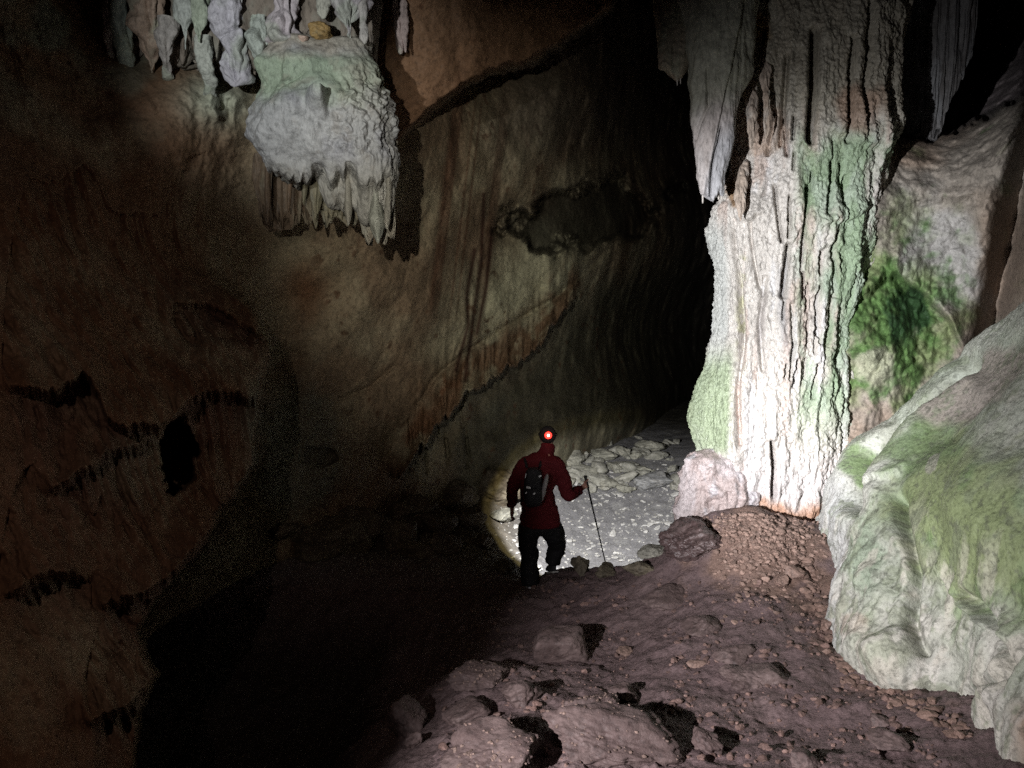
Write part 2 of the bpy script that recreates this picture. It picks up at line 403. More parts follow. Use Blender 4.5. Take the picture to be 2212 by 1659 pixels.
c = flat(V, (.27, .235, .20))
c = mixc(c, sst(-.1, .5, fbm(pw, .8, 4)) * .7, (.24, .17, .125))
c = mixc(c, sst(.2, .6, np.exp(-(((PX - 2030) / 100) ** 2 + ((PY - 540) / 110) ** 2)) + .3 * fbm(pw, 2, 4)) * .7, (.36, .35, .34))
g = np.exp(-(((PX - 1925) / 150) ** 2 + ((PY - 690) / 190) ** 2))
c = mixc(c, sst(.2, .75, g + .45 * fbm(pw + 6, 2.4, 5)) * .85, (.155, .205, .08))
c = mixc(c, sst(.35, .8, g + .55 * fbm(pw + 26, 4.4, 5)) * .8, (.065, .14, .035))
c = mixc(c, sst(.4, .75, np.exp(-(((PX - 1955) / 60) ** 2 + ((PY - 680) / 75) ** 2)) + .4 * fbm(pw + 9, 3, 5)), (.018, .045, .014))
c = mixc(c, sst(.3, .6, np.exp(-(((PX - 1880) / 50) ** 2 + ((PY - 790) / 50) ** 2)) + .4 * fbm(pw + 6, 3, 4)) * .8, (.33, .32, .24))
c = mixc(c, up, (.12, .10, .10))  # recess above the rim painted darker, as shade
tag(grid_obj('cave_wall', V, c, M_WALL, flip=True), kind='structure')

# ------------------------------------------------------------------ dripstone bodies (closed tubes described by their rows)
def tube(name, rows, nt, nz, disp, color, mat, flat_=.55, taper=(0.02, 0.02), origin_low=True, power=1.0, rowsY=None, parent=None):
    """rows: (py, left px, right px, Y of the axis); each row lies on a level plane through the axis."""
    rows = sorted(rows)
    t = np.linspace(0, 1, nz); pys = rows[0][0] + (rows[-1][0] - rows[0][0]) * t
    A = np.array(rows, float); w = (rows[-1][0] - rows[0][0]) / (nz) * 5
    def I(k): return sum(np.interp(np.clip(pys + d * w, A[0, 0], A[-1, 0]), A[:, 0], A[:, k]) for d in (-1, -.5, 0, .5, 1)) / 5
    L, Rr, Yc = I(1), I(2), I(3)
    C = atv((L + Rr) / 2, pys, Yc); hw = (Rr - L) / 2 / F * Yc
    e = np.ones(nz)
    if taper[0]: e *= np.sqrt(np.clip(1 - (1 - np.clip(t / taper[0], 0, 1)) ** 2, 0, 1))
    if taper[1]: e *= np.sqrt(np.clip(1 - (1 - np.clip((1 - t) / taper[1], 0, 1)) ** 2, 0, 1))
    th = np.linspace(0, 2 * math.pi, nt, endpoint=False)
    hw = np.maximum(hw * e, 1e-4)
    cs, sn = np.cos(th), np.sin(th)
    cs = np.sign(cs) * np.abs(cs) ** power; sn = np.sign(sn) * np.abs(sn) ** power
    V = np.empty((nz, nt, 3))
    V[..., 0] = C[:, 0:1] + hw[:, None] * cs[None]
    V[..., 1] = C[:, 1:2] + (hw * flat_)[:, None] * sn[None]
    V[..., 2] = C[:, 2:3]
    Nn = np.stack([np.broadcast_to(cs, (nz, nt)), np.broadcast_to(sn, (nz, nt)) / max(flat_, .3), np.zeros((nz, nt))], -1)
    Nn /= np.linalg.norm(Nn, axis=-1, keepdims=True)
    px, py = proj(V)
    front = np.broadcast_to(sst(.0, -.55, np.sin(th))[None], (nz, nt))
    d, drop = disp(V.astype(np.float32), px, py, front)
    V = V + Nn * (d * np.minimum(1, hw[:, None] / .05) * np.broadcast_to(np.minimum(1, e * 1.3)[:, None], d.shape))[..., None]
    if drop is not None: V[..., 2] += drop
    cc = color(V.astype(np.float32), px, py, front)
    og = V[-1].mean(0) if origin_low else V[0].mean(0)
    return grid_obj(name, V, cc, mat, wrap=True, origin=og, parent=parent)

# --- the big column
colL = {-320: 1540, 0: 1565, 200: 1578, 300: 1580, 380: 1580, 425: 1552, 450: 1534, 500: 1527, 600: 1532, 700: 1530, 760: 1518, 840: 1492, 900: 1484, 970: 1490, 1050: 1500, 1160: 1490}
colR = {-320: 1950, 0: 1946, 180: 1944, 260: 1938, 350: 1916, 450: 1896, 560: 1884, 700: 1856, 800: 1844, 900: 1850, 1000: 1842, 1100: 1822, 1160: 1830}
ys = sorted(set(colL) | set(colR))
li = lambda d, y: float(np.interp(y, sorted(d), [d[k] for k in sorted(d)]))
rows = [(y, li(colL, y), li(colR, y), 8.0 + (.25 if y < 300 else 0) * min(1, (300 - y) / 300)) for y in ys]
slits = [([(1692, 640), (1700, 590), (1706, 530)], 6, .16), ([(1690, 520), (1680, 450), (1672, 400)], 4, .10), ([(1738, 560), (1742, 470), (1750, 400)], 5, .13),
         ([(1778, 590), (1780, 545)], 4, .13), ([(1752, 300), (1760, 200), (1764, 60)], 9, .22), ([(1700, 330), (1690, 230), (1700, 120)], 6, .13), ([(1738, 640), (1740, 590)], 4, .12),
         ([(1773, 725), (1770, 660), (1778, 620)], 4, .13), ([(1794, 740), (1800, 690), (1806, 640)], 4, .12), ([(1812, 640), (1806, 540), (1812, 500)], 4, .11), ([(1762, 860), (1770, 790)], 4, .12),
         ([(1673, 1075), (1676, 1010), (1672, 960)], 5, .17), ([(1790, 460), (1800, 400), (1802, 350)], 5, .10), ([(1830, 440), (1838, 380)], 5, .09), ([(1640, 620), (1622, 540), (1618, 480)], 5, .07),
         ([(1650, 800), (1640, 700), (1652, 600)], 6, .06), ([(1598, 960), (1592, 860), (1600, 740), (1590, 600), (1575, 500)], 7, .10), ([(1710, 820), (1716, 740), (1708, 660)], 4, .07), ([(1840, 300), (1846, 200), (1850, 80)], 6, .14), ([(1880, 260), (1884, 150), (1890, 0)], 6, .12), ([(1620, 300), (1640, 200), (1648, 60)], 5, .10),
         ([(1655, 330), (1664, 280), (1668, 235)], 5, .12), ([(1683, 310), (1688, 250)], 4, .12), ([(1712, 300), (1716, 250)], 4, .12)]
for i in range(34):
    x = random.uniform(1690, 1850); y = random.uniform(330, 860); slits.append(([(x, y), (x + 3, y - random.uniform(25, 60))], random.uniform(2, 3.5), .08))
def col_disp(v, px, py, fr):
    d = .07 * billow(v, (2.6, 2.6, .22), 2) + .025 * fbm(v + 11, (6, 6, 2.2), 3) + .03 * billow(v + 7, (8, 8, .45), 2) + .05 * fbm(v, 1.6, 3) + .022 * fbm(v + 3, (11, 11, 5), 3) + .016 * fbm(v + 1, 28, 3)
    for pts, w, dp in slits: d = d - fr * groove(px, py, pts, w, dp)
    for cv, am, Ln, jg, sd in [([(1590, 470), (1620, 475), (1650, 455)], .09, 60, 5, 41), ([(1700, 560), (1735, 470), (1770, 490)], .05, 60, 8, 42), ([(1770, 480), (1850, 470), (1880, 440)], .07, 70, 6, 43),
                               ([(1640, 320), (1700, 300), (1760, 330)], .08, 70, 12, 44), ([(1760, 260), (1850, 300), (1925, 330)], .06, 90, 7, 45), ([(1760, 540), (1810, 520), (1860, 560)], .05, 50, 6, 46),
                               ([(1540, 960), (1580, 1000), (1600, 990)], .04, 50, 9, 47)]:
        a, r = fringe(px, py, cv, am, Ln, jag=jg, w=6, seed=sd, fade=30); d = d + a * fr ** 2
    d = d + .22 * sst(960, 1120, py) * (.5 + .5 * billow(v + 4, (5, 5, 1.5), 2))      # splayed foot
    return d, None
def col_color(v, px, py, fr):
    c = flat(v, (.50, .46, .42))
    s1 = fbm(v, (5, 5, .35), 4)
    c = mixc(c, sst(0, .5, s1) * .6, (.42, .31, .26))
    c = mixc(c, sst(.1, .6, fbm(v + 5, (7, 7, .5), 3)) * .6, (.62, .60, .60))
    edge = 1555 + 340 * sst(900, 300, py) * 0
    g = sst(1705, 1745, px + 14 * fbm(v + 2, (2, 2, 1), 3)) * sst(1010, 820, py) * sst(240, 320, py)
    c = mixc(c, g * sst(-.5, .25, fbm(v + 9, (2.2, 2.2, 1.1), 4)) * .9, (.205, .285, .17))
    c = mixc(c, g * sst(.1, .5, fbm(v + 19, (4, 4, 1.5), 4)) * .75, (.33, .385, .30))
    g2 = sst(1592, 1565, px) * sst(720, 800, py) * sst(1010, 960, py)
    c = mixc(c, g2 * .9, (.235, .29, .175))
    g3 = sst(1575, 1550, px) * sst(430, 520, py) * sst(820, 700, py)
    c = mixc(c, g3 * .8, (.36, .37, .35))
    c = mixc(c, groove(px, py, [(1600, 560), (1592, 700), (1600, 850)], 9, .7) * sst(-.2, .3, fbm(v, 6, 3)), (.40, .39, .22))
    c = mixc(c, groove(px, py, [(1660, 840), (1640, 740), (1655, 640)], 12, .55) * sst(-.4, .3, fbm(v + 3, (9, 9, 1), 3)), (.22, .19, .18))
    c = mixc(c, groove(px, py, [(1700, 780), (1688, 660), (1690, 560)], 9, .5) * sst(-.4, .3, fbm(v + 3, (9, 9, 1), 3)), (.20, .20, .22))
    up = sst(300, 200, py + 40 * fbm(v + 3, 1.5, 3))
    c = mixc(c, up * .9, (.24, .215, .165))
    c = mixc(c, sst(.3, .7, np.exp(-(((px - 1610) / 60) ** 2 + ((py - 60) / 45) ** 2)) + .3 * fbm(v, 3, 3)) * .8, (.28, .17, .06))
    c = mixc(c, sst(.3, .7, np.exp(-(((px - 1870) / 60) ** 2 + ((py - 230) / 60) ** 2)) + .3 * fbm(v, 3, 3)) * .7, (.26, .16, .11))
    c = mixc(c, sst(.3, .6, np.exp(-(((px - 1590) / 30) ** 2 + ((py - 415) / 40) ** 2)) + .25 * fbm(v, 3, 3)) * .9, (.23, .13, .06))  # cast shadow of the hanging stalactite painted brown on the column
    c = mixc(c, sst(.3, .6, np.exp(-(((px - 1645) / 60) ** 2 + ((py - 280) / 50) ** 2)) + .3 * fbm(v, 3, 3)) * .6, (.42, .30, .22))
    c = mixc(c, sst(930, 1080, py + 40 * fbm(v, 3, 3)) * .75, (.62, .58, .57))
    c = mixc(c, sst(1070, 1110, py + 30 * fbm(v + 2, 4, 3)), (.42, .25, .17))
    return c
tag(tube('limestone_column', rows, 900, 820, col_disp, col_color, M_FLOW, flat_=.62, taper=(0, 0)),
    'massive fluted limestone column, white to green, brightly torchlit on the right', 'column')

def simple_disp(seed, a=.03, b=.015, fz=.4, fx=7):
    def f(v, px, py, fr):
        return a * billow(v + seed, (fx, fx, fz), 3) + b * fbm(v + seed, (12, 12, 6), 3) + .3 * a * fbm(v + seed, 3, 2), None
    return f
def simple_color(c0, c1, c2, seed=0):
    def f(v, px, py, fr):
        c = flat(v, c0)
        c = mixc(c, sst(-.1, .4, fbm(v + seed, (4, 4, 1.2), 4)) * .8, c1)
        return mixc(c, sst(.1, .5, fbm(v + seed + 9, (6, 6, 2), 4)) * .7, c2)
    return f

def straw(px, y0, y1, Y, parent, w=2.2):
    rws = [(y0 - 8, px - w, px + w, Y), (y0, px - w, px + w, Y), (y1, px - w * .7, px + w * .7, Y)]
    o = tube('soda_straw', rws, 10, 14, lambda v, px, py, fr: (.002 * fbm(v, 20, 2), None), simple_color((.55, .5, .46), (.5, .45, .4), (.6, .56, .5)), M_DRY, flat_=1, taper=(0, .2))
    o.parent = parent; o.location = Vector(o.location) - Vector(parent.location)

# hanging stalactite left of the column
rows = [(-320, 1430, 1650, 7.75), (0, 1455, 1640, 7.6), (150, 1484, 1622, 7.45), (250, 1489, 1592, 7.35), (330, 1496, 1584, 7.3), (385, 1504, 1571, 7.3), (425, 1511, 1560, 7.3)]
def stal_disp(v, px, py, fr):
    d = .04 * billow(v + 3, (4, 4, .35), 3) + .012 * fbm(v, (12, 12, 7), 3) + .025 * fbm(v, 3, 2)
    d = d - fr * groove(px, py, [(1533, 415), (1540, 350), (1556, 300), (1562, 275)], 2.2, .06)
    d = d - fr * groove(px, py, [(1500, 300), (1530, 230), (1528, 150)], 4, .035)
    d = d + .035 * fr * sst(1540, 1534, px - (py - 350) * -.2)
    drop = sst(330, 425, py) * (.10 * n1(px, .06, 5) + .06 * n1(px, .17, 6)) * .7
    return d, drop
def stal_color(v, px, py, fr):
    c = flat(v, (.40, .35, .33)); c = mixc(c, sst(-.2, .3, fbm(v, (5, 5, 2), 4)) * .6, (.47, .43, .42))
    c = mixc(c, sst(1528, 1545, px + (py - 350) * .2) * sst(230, 320, py) * .8, (.36, .36, .38))
    c = mixc(c, sst(290, 180, py + 40 * fbm(v, 2, 3)) * .85, (.25, .25, .19))
    c = mixc(c, sst(.1, .5, fbm(v + 3, 2.5, 3)) * sst(280, 120, py) * .6, (.17, .16, .12))
    return c
big = tag(tube('stalactite', rows, 420, 420, stal_disp, stal_color, M_DRY, flat_=.7, taper=(0, .01)),
    'thick pale stalactite with a broken tip hanging left of the column', 'stalactite')
for x, y0, y1 in [(1518, 418, 440), (1552, 420, 432), (1559, 415, 432), (1535, 424, 430)]: straw(x, y0, y1, 7.3, big)
rows = [(-320, 1400, 1530, 7.75), (0, 1418, 1500, 7.6), (100, 1424, 1492, 7.5), (150, 1428, 1484, 7.45), (168, 1436, 1474, 7.45)]
cur = tag(tube('drapery', rows, 240, 260, lambda v, px, py, fr: (.035 * ridged(v + 9, (5, 5, .4), 3) + .012 * fbm(v, 12, 3), sst(120, 165, py) * (.10 * n1(px, .04, 15) + .0012 * (px - 1455))),
    simple_color((.22, .19, .14), (.26, .20, .15), (.19, .19, .14), 4), M_DRY, flat_=.6, taper=(0, .02)),
    'short dull drapery ending above the dark passage, left of the thick stalactite', 'stalactite')
for x, y0, y1 in [(1463, 160, 186), (1470, 158, 182)]: straw(x, y0, y1, 7.42, cur, 1.5)

# ribs hanging on the column's front
for i, (x, yt, yb, w, lab) in enumerate([(1622, 210, 322, 22, 'short rib of dripstone with a dark hollow on its left, high on the column'),
                                        (1600, 380, 478, 26, 'pale stub of dripstone ending in a broken edge beside the thick stalactite'),
                                        (1655, 150, 300, 20, 'narrow brown rib on the upper column face')]):
    Yq = 7.45
    rws = [(yt - 70, x - w * .9, x + w * .9, Yq + .55), (yt, x - w * .7, x + w * .7, Yq + .2), ((yt + yb) / 2, x - w * .5, x + w * .55, Yq + .06), (yb - 25, x - w * .42, x + w * .5, Yq), (yb, x - w * .2, x + w * .15, Yq)]
    tag(tube('stalactite', rws, 120, 120, simple_disp(i * 3, .035, .02, fx=9), simple_color((.42, .34, .28), (.36, .28, .22), (.46, .42, .38), i), M_DRY, flat_=.9, taper=(.1, .08)), lab, 'stalactite', 'short ribs on the column')

# --- flowstone boss in the upper left
rows = [(84, 600, 792, 7.62), (96, 582, 800, 7.6), (120, 572, 800, 7.56), (150, 548, 818, 7.52), (190, 552, 820, 7.5), (240, 526, 838, 7.46), (300, 538, 836, 7.46), (330, 560, 850, 7.48), (360, 585, 850, 7.5), (385, 602, 852, 7.52), (400, 690, 852, 7.58), (430, 700, 854, 7.6), (470, 752, 856, 7.66)]
def boss_disp(v, px, py, fr):
    pop = sst(690, 760, px + .35 * (py - 240)) * sst(120, 180, py) * sst(360, 300, py)
    d = .11 * fbm(v + 2, 1.5, 2) + .04 * fbm(v, 4, 3) + .012 * fbm(v, 10, 4)
    d = d + .05 * fr * sst(560, 575, px + .35 * (py - 250)) - .05
    d = d + pop * (.07 * np.abs(fbm(v + 5, 7, 3)) - .03 + .04 * ridged(v, (9, 9, 7), 2))
    low = sst(270, 350, py)
    d = d + low * .03 * billow(v + 4, (7, 7, .35), 3)
    right = sst(790, 830, px) * sst(270, 330, py); d = d + right * .03 * billow(v + 4, (12, 12, .4), 2)
    # the jutting spur
    sx = px - 688; sy = py - 222
    d = d + .26 * fr * sst(-38, 2, sx) * sst(22, 8, sx) * sst(-36, -26, sy) * sst(42, -25, sy)
    d = d - .05 * fr * np.exp(-((sx - 40) / 26) ** 2 - (sy / 22) ** 2)
    d = d - fr * groove(px, py, [(600, 190), (640, 165), (660, 150)], 3, .02)
    drop = sst(345, 372, py) * (.10 * n1(px, .022, 8) + .055 * np.sign(n1(px, .06, 9)) * np.abs(n1(px, .06, 9)) ** .35 + .02 * n1(px, .2, 3))
    return d, drop
def boss_color(v, px, py, fr):
    c = flat(v, (.33, .325, .325))
    c = mixc(c, sst(.0, .5, fbm(v, 2.5, 4)) * .6, (.27, .265, .29))
    c = mixc(c, sst(235, 170, py + 30 * fbm(v, 2.5, 3)) * sst(100, 130, py) * .75, (.26, .33, .22))
    c = mixc(c, sst(125, 95, py + 20 * fbm(v, 3, 3)) * .8, (.36, .32, .26))
    c = mixc(c, sst(700, 780, px) * sst(290, 200, py) * .5, (.33, .31, .27))
    c = mixc(c, sst(330, 400, py) * .6, (.28, .26, .21))
    c = mixc(c, sst(.2, .6, fbm(v + 3, 6, 3)) * .35, (.2, .17, .14))
    return c
tag(tube('flowstone_boss', rows, 620, 420, boss_disp, boss_color, M_DRY, flat_=.6, taper=(.05, .03), power=.72),
    'rounded grey-green flowstone boss with a jutting spur, torchlit in the upper left', 'flowstone')

# stalactites standing in a row over the boss
SG = 'stalactites of the upper left row'
row_st = [(226, 238, -160, 165, 15, (.40, .36, .33), 'leftmost thin pale stalactite of the upper left row'),
          (256, 272, -160, 160, 26, (.36, .40, .35), 'greenish stalactite beside the leftmost one, upper left row'),
          (312, 328, -160, 158, 36, (.42, .31, .24), 'broad pinkish brown stalactite near the left end of the row'),
          (354, 362, 40, 175, 25, (.36, .33, .31), 'stubby grey stalactite with a rounded head right of the pinkish one'),
          (380, 401, -160, 108, 22, (.40, .42, .39), 'tapering pointed stalactite leaning left above a dark gap'),
          (424, 431, -160, 92, 28, (.34, .38, .30), 'smooth blunt green-grey stalactite in the middle of the row'),
          (436, 456, 78, 215, 22, (.37, .38, .34), 'broken lower stump below the blunt green-grey stalactite'),
          (494, 508, -160, 188, 44, (.44, .42, .46), 'thick pale lilac stalactite with a crack across it'),
          (552, 562, 34, 140, 26, (.37, .40, .36), 'small knobbly stalactite stump left of the boss top'),
          (606, 613, -160, 100, 52, (.43, .38, .40), 'broad pale stalactite ending just on the boss top'),
          (694, 698, -160, 42, 18, (.36, .35, .30), 'thin short stalactite above the orange stone'),
          (748, 756, -160, 84, 46, (.42, .38, .40), 'broad stalactite right of the orange stone'),
          (776, 788, -160, 96, 15, (.40, .37, .35), 'slim stalactite at the right end of the row'),
          (846, 866, -60, 118, 11, (.40, .31, .29), 'left prong of the pink forked stalactite apart from the row'),
          (868, 876, -60, 114, 10, (.40, .31, .29), 'right prong of the pink forked stalactite apart from the row')]
for i, (xt, xb, yt, yb, w, cc, lab) in enumerate(row_st):
    Yq = 7.25 if i < 6 else 7.35
    if i > 12: Yq = 8.25
    f = lambda t, a=xt, b=xb: a + (b - a) * t
    rws = []
    for t, k in ((0, .75), (.25, .66), (.5, .58 + .14 * random.random()), (.7, .56 + .16 * random.random()), (.9, .22 if i == 4 else .5), (1, .1 if i == 4 else .38)):
        y = yt + (yb - yt) * t; x = f(t); wv = w * k * 1.2 * (1 + .25 * math.sin(i * 2.1 + t * 7)); rws.append((y, x - wv, x + wv, Yq + (.5 * max(0, t - .6) if i in (0, 1, 2, 3, 6, 7) else 0)))
    base = np.array(cc)
    def cf(v, px, py, fr, cc=base, i=i, yb=yb):
        c = flat(v, cc); c = mixc(c, sst(0, .5, fbm(v + i, (5, 5, 2.5), 4)) * .6, cc * .72)
        return mixc(c, sst(.1, .6, fbm(v + i + 5, 3, 3)) * .6, (.32, .36, .28))
    def df(v, px, py, fr, i=i, w=w):
        k = w / 40
        d = k * (.06 * billow(v + i, (5, 5, .8), 2) + .10 * fbm(v + i, (4, 4, 3.2), 3)) + .012 * fbm(v, 14, 3)
        if i == 7: d = d - .05 * groove(px, py, [(475, 78), (500, 62), (530, 52)], 3, 1.0)
        return d, None
    tag(tube('stalactite', rws, 110, 150, df, cf, M_DRY, flat_=.9, taper=(0, .06)), lab, 'stalactite', SG)

# drapery blades under the boss
BG = 'drapery blades under the flowstone boss'
blades = [(556, 395, 478, 12), (578, 372, 486, 14), (604, 378, 492, 15), (628, 374, 470, 11), (645, 378, 444, 12), (660, 380, 452, 10), (676, 385, 462, 18), (694, 388, 466, 13), (714, 392, 470, 13),
          (732, 398, 500, 14), (752, 420, 496, 13), (772, 430, 482, 14), (796, 420, 470, 9), (812, 430, 530, 24), (840, 420, 508, 15), (857, 400, 494, 8)]
names = ['faint outermost left blade', 'second dim blade from the left', 'dim brown blade with a long tip', 'narrow dim blade', 'short bent blade below the boss edge', 'thin olive blade', 'wide olive blade', 'olive blade with a bent foot',
         'narrow blade under the middle', 'long dark blade', 'curled grey blade', 'stubby curled blade', 'thin short blade', 'pale leaf-shaped blade, lowest of all', 'pale square-ended blade', 'thin edge blade farthest right']
def curtain(rows, seed, cols, lab, jag):
    def df(v, px, py, fr):
        y0, y1 = rows[0][0], rows[-1][0]
        return .055 * billow(v + seed, (6.5, 6.5, .5), 2) + .03 * billow(v + seed + 3, (14, 14, .8), 2) + .02 * fbm(v, 3, 3), sst(y0 + .45 * (y1 - y0), y1, py) * jag * (n1(px, .045, seed) + .8 * np.sign(n1(px, .10, seed + 1)) * np.abs(n1(px, .10, seed + 1)) ** .5 + .2)
    tag(tube('drapery', rows, 420, 200, df, simple_color(*cols, seed), M_DRY, flat_=.28, taper=(.02, .02)), lab, 'drapery')
curtain([(330, 545, 720, 7.86), (400, 545, 715, 7.8), (470, 552, 690, 7.8), (486, 560, 660, 7.82)], 3, ((.15, .105, .07), (.11, .08, .055), (.19, .16, .11)), 'dim brown curtain of fused draperies under the left half of the boss', .16)
curtain([(360, 640, 800, 7.72), (420, 650, 800, 7.68), (470, 665, 790, 7.68), (484, 680, 770, 7.7)], 8, ((.21, .185, .125), (.16, .13, .09), (.24, .23, .18)), 'olive curtain of fused draperies under the middle of the boss', .15)
curtain([(300, 768, 858, 7.74), (400, 768, 862, 7.68), (500, 776, 864, 7.68), (520, 790, 860, 7.7)], 14, ((.25, .22, .175), (.19, .15, .11), (.28, .27, .23)), 'greyish curtain of fused draperies down the right side of the boss', .13)
curtain([(-100, 225, 815, 7.9), (20, 225, 815, 7.8), (120, 240, 800, 7.75), (150, 260, 780, 7.8)], 21, ((.20, .165, .135), (.13, .105, .085), (.25, .24, .2)), 'shadowed fluted curtain behind the stalactite row over the boss', .2)
curtain([(-320, 1915, 2130, 8.95), (100, 1925, 2110, 8.85), (250, 1940, 2050, 8.75), (296, 1948, 2034, 8.75)], 27, ((.10, .095, .095), (.07, .063, .06), (.14, .14, .145)), 'dim grey drapery hanging right of the column before the dark recess', .12)
keep_b = (1, 3, 5, 7, 10, 13, 14)
for i, (x, yt, yb, w) in enumerate(blades):
    if i not in keep_b: continue
    Yq = 7.55 if i < 9 else 7.45
    dx = random.uniform(-8, 6); yy_ = yt - 45
    w *= random.uniform(.9, 1.5); yb += random.uniform(-14, 14)
    k = .9 if i == 13 else .55
    rws = [(yy_, x - w * .5, x + w * .5, Yq), (yt, x - w * .45, x + w * .45, Yq), ((yt + yb) / 2, x - w * k + dx * .5, x + w * k + dx * .5, Yq), (yb - 14, x - w * .36 + dx, x + w * .36 + dx, Yq), (yb, x - w * .08 + dx, x + w * .08 + dx, Yq)]
    c0 = np.array((.20, .18, .12)) if i < 10 else np.array((.27, .25, .21))
    if i < 4: c0 = np.array((.15, .10, .065))
    if i == 13: c0 = np.array((.34, .34, .29))
    tag(tube('stalactite', rws, 60, 90, simple_disp(i * 2.3, .014, .008), simple_color(c0, c0 * .75, c0 * 1.15, i), M_DRY, flat_=1.6, taper=(.04, .05)), names[i] + ' hanging under the flowstone boss', 'stalactite', BG)

# ------------------------------------------------------------------ flowstone mound on the right (lofted over its ridge)
def crom(A, n, axis=0):
    A = np.moveaxis(np.asarray(A, float), axis, 0); m = len(A)
    ext = np.concatenate([2 * A[:1] - A[1:2], A, 2 * A[-1:] - A[-2:-1]])
    s = np.linspace(0, m - 1, n); k = np.minimum(s.astype(int), m - 2); t = (s - k).reshape((-1,) + (1,) * (A.ndim - 1))
    p0, p1, p2, p3 = ext[k], ext[k + 1], ext[k + 2], ext[k + 3]
    r = .5 * (2 * p1 + (p2 - p0) * t + (2 * p0 - 5 * p1 + 4 * p2 - p3) * t ** 2 + (3 * p1 - p0 - 3 * p2 + p3) * t ** 3)
    return np.moveaxis(r, 0, axis)
Bm = [(1766, 1120, 7.45), (1783, 1262, 6.3), (1812, 1395, 5.4), (1895, 1482, 4.8), (2050, 1500, 4.45), (2128, 1595, 3.75), (2320, 1730, 3.1), (2700, 2000, 2.5)]
Rm = [(1785, 1090, 7.65), (1826, 985, 7.4), (1900, 905, 7.1), (1990, 822, 6.85), (2100, 745, 6.6), (2180, 690, 6.2), (2320, 600, 5.4), (2700, 400, 4.4)]
rowsM = []
rowsM.append([at(*b) + np.array([.15, .25, -.7]) for b in Bm])
rowsM.append([at(*b) + np.array([.0, .0, -.06]) for b in Bm])
for t, ty in ((.22, .10), (.45, .28), (.7, .54), (.9, .85)):
    rowsM.append([at(b[0] + (r[0] - b[0]) * t, b[1] + (r[1] - b[1]) * t, b[2] + (r[2] - b[2]) * ty) for b, r in zip(Bm, Rm)])
rowsM.append([at(*r) for r in Rm])
rowsM.append([at(*r) + np.array([.25, .5, -.15]) for r in Rm])
rowsM.append([at(*r) + np.array([.5, 1.1, -1.2]) for r in Rm])
rowsM.append([at(*r) + np.array([.6, 1.3, -2.6]) for r in Rm])
G = crom(crom(np.array(rowsM), 640, 0), 720, 1)
Nn = gnormals(G)
if Nn[320, 360, 1] > 0: Nn = -Nn
pm = G.astype(np.float32); px, py = proj(G)
low = sst(980, 1260, py - (px - 1800) * .25)
d = .10 * fbm(pm, .9, 2) + .04 * fbm(pm + 3, 2.4, 2) + .010 * fbm(pm + 6, 5, 2) + .005 * fbm(pm, 33, 3)
d += .085 * low * billow(pm + 4, (3.2, 3.2, .45), 2) + .02 * low * billow(pm + 2, (10, 10, .8), 2)
# lobes and seams
d -= groove(px, py, [(1960, 1090), (1965, 1140), (1985, 1240), (1960, 1330), (1990, 1400)], 13, .14)
d -= groove(px, py, [(2080, 1500), (2150, 1440), (2135, 1370), (2100, 1290)], 10, .10)
d += .14 * np.exp(-(((px - 1905) / 62) ** 2 + ((py - 1420) / 62) ** 2))
d += .10 * np.exp(-(((px - 1900) / 60) ** 2 + ((py - 1180) / 80) ** 2))
d += .24 * np.exp(-(((px - 2090) / 130) ** 2 + ((py - 1080) / 150) ** 2))
d -= groove(px, py, [(1845, 1075), (1872, 985), (1925, 915), (2000, 850), (2080, 790)], 24, .42)
d += groove(px, py, [(1905, 1075), (1935, 990), (2010, 920), (2110, 840)], 30, .10)
a, r = fringe(px, py, [(1830, 1045), (1880, 1060), (1950, 1050), (1985, 1010)], .05, 60, jag=9, w=5, seed=51, fade=20); d += a
a, r = fringe(px, py, [(1960, 1290), (2040, 1240), (2100, 1330), (2160, 1380)], .05, 60, jag=14, w=5, seed=52, fade=20); d += a
d += .10 * np.exp(-(((px - 2132) / 22) ** 2 + ((py - 1490) / 40) ** 2))
G = G + Nn * d[..., None]
c = flat(G, (.42, .42, .37))
c = mixc(c, sst(-.2, .5, fbm(pm, 1.2, 4)) * .6, (.33, .37, .29))
gm = np.exp(-(((px - 2110) / 170) ** 2 + ((py - 1130 - .3 * (px - 2110)) / 200) ** 2))
c = mixc(c, sst(.05, .7, gm + .35 * fbm(pm + 5, (2.2, 2.2, 1.2), 5)) * .85, (.20, .285, .125))
c = mixc(c, sst(.45, .8, gm + .5 * fbm(pm + 25, (4, 4, 1.5), 5)) * .8, (.145, .215, .085))
c = mixc(c, sst(.35, .7, gm + .5 * fbm(pm + 15, 4, 5)) * .6, (.27, .30, .16))
c = mixc(c, sst(.4, .8, np.exp(-(((px - 2030) / 110) ** 2 + ((py - 990) / 60) ** 2)) + .35 * fbm(pm, 3, 4)) * .8, (.15, .21, .10))
c = mixc(c, sst(.25, .6, np.exp(-(((px - 2120) / 130) ** 2 + ((py - 840 + .45 * (px - 2120)) / 75) ** 2)) + .3 * fbm(pm + 2, 2, 4)) * .85, (.33, .28, .25))
c = mixc(c, groove(px, py, [(1845, 1075), (1872, 985), (1925, 915), (2000, 850), (2080, 790)], 24, .9) * sst(-.5, .2, fbm(pm, 4, 3)), (.11, .10, .065))  # shade in the cleft along the ridge painted into the colour
c = mixc(c, sst(.45, .75, np.exp(-(((px - 1860) / 45) ** 2 + ((py - 1000) / 70) ** 2)) + .35 * fbm(pm, 4, 4)) * .8, (.13, .2, .07))
c = mixc(c, sst(.35, .7, np.exp(-(((px - 1880) / 55) ** 2 + ((py - 1215) / 90) ** 2)) + .3 * fbm(pm + 3, 3, 4)) * .8, (.25, .31, .22))
c = mixc(c, sst(1840, 1800, px) * .6, (.47, .47, .48))
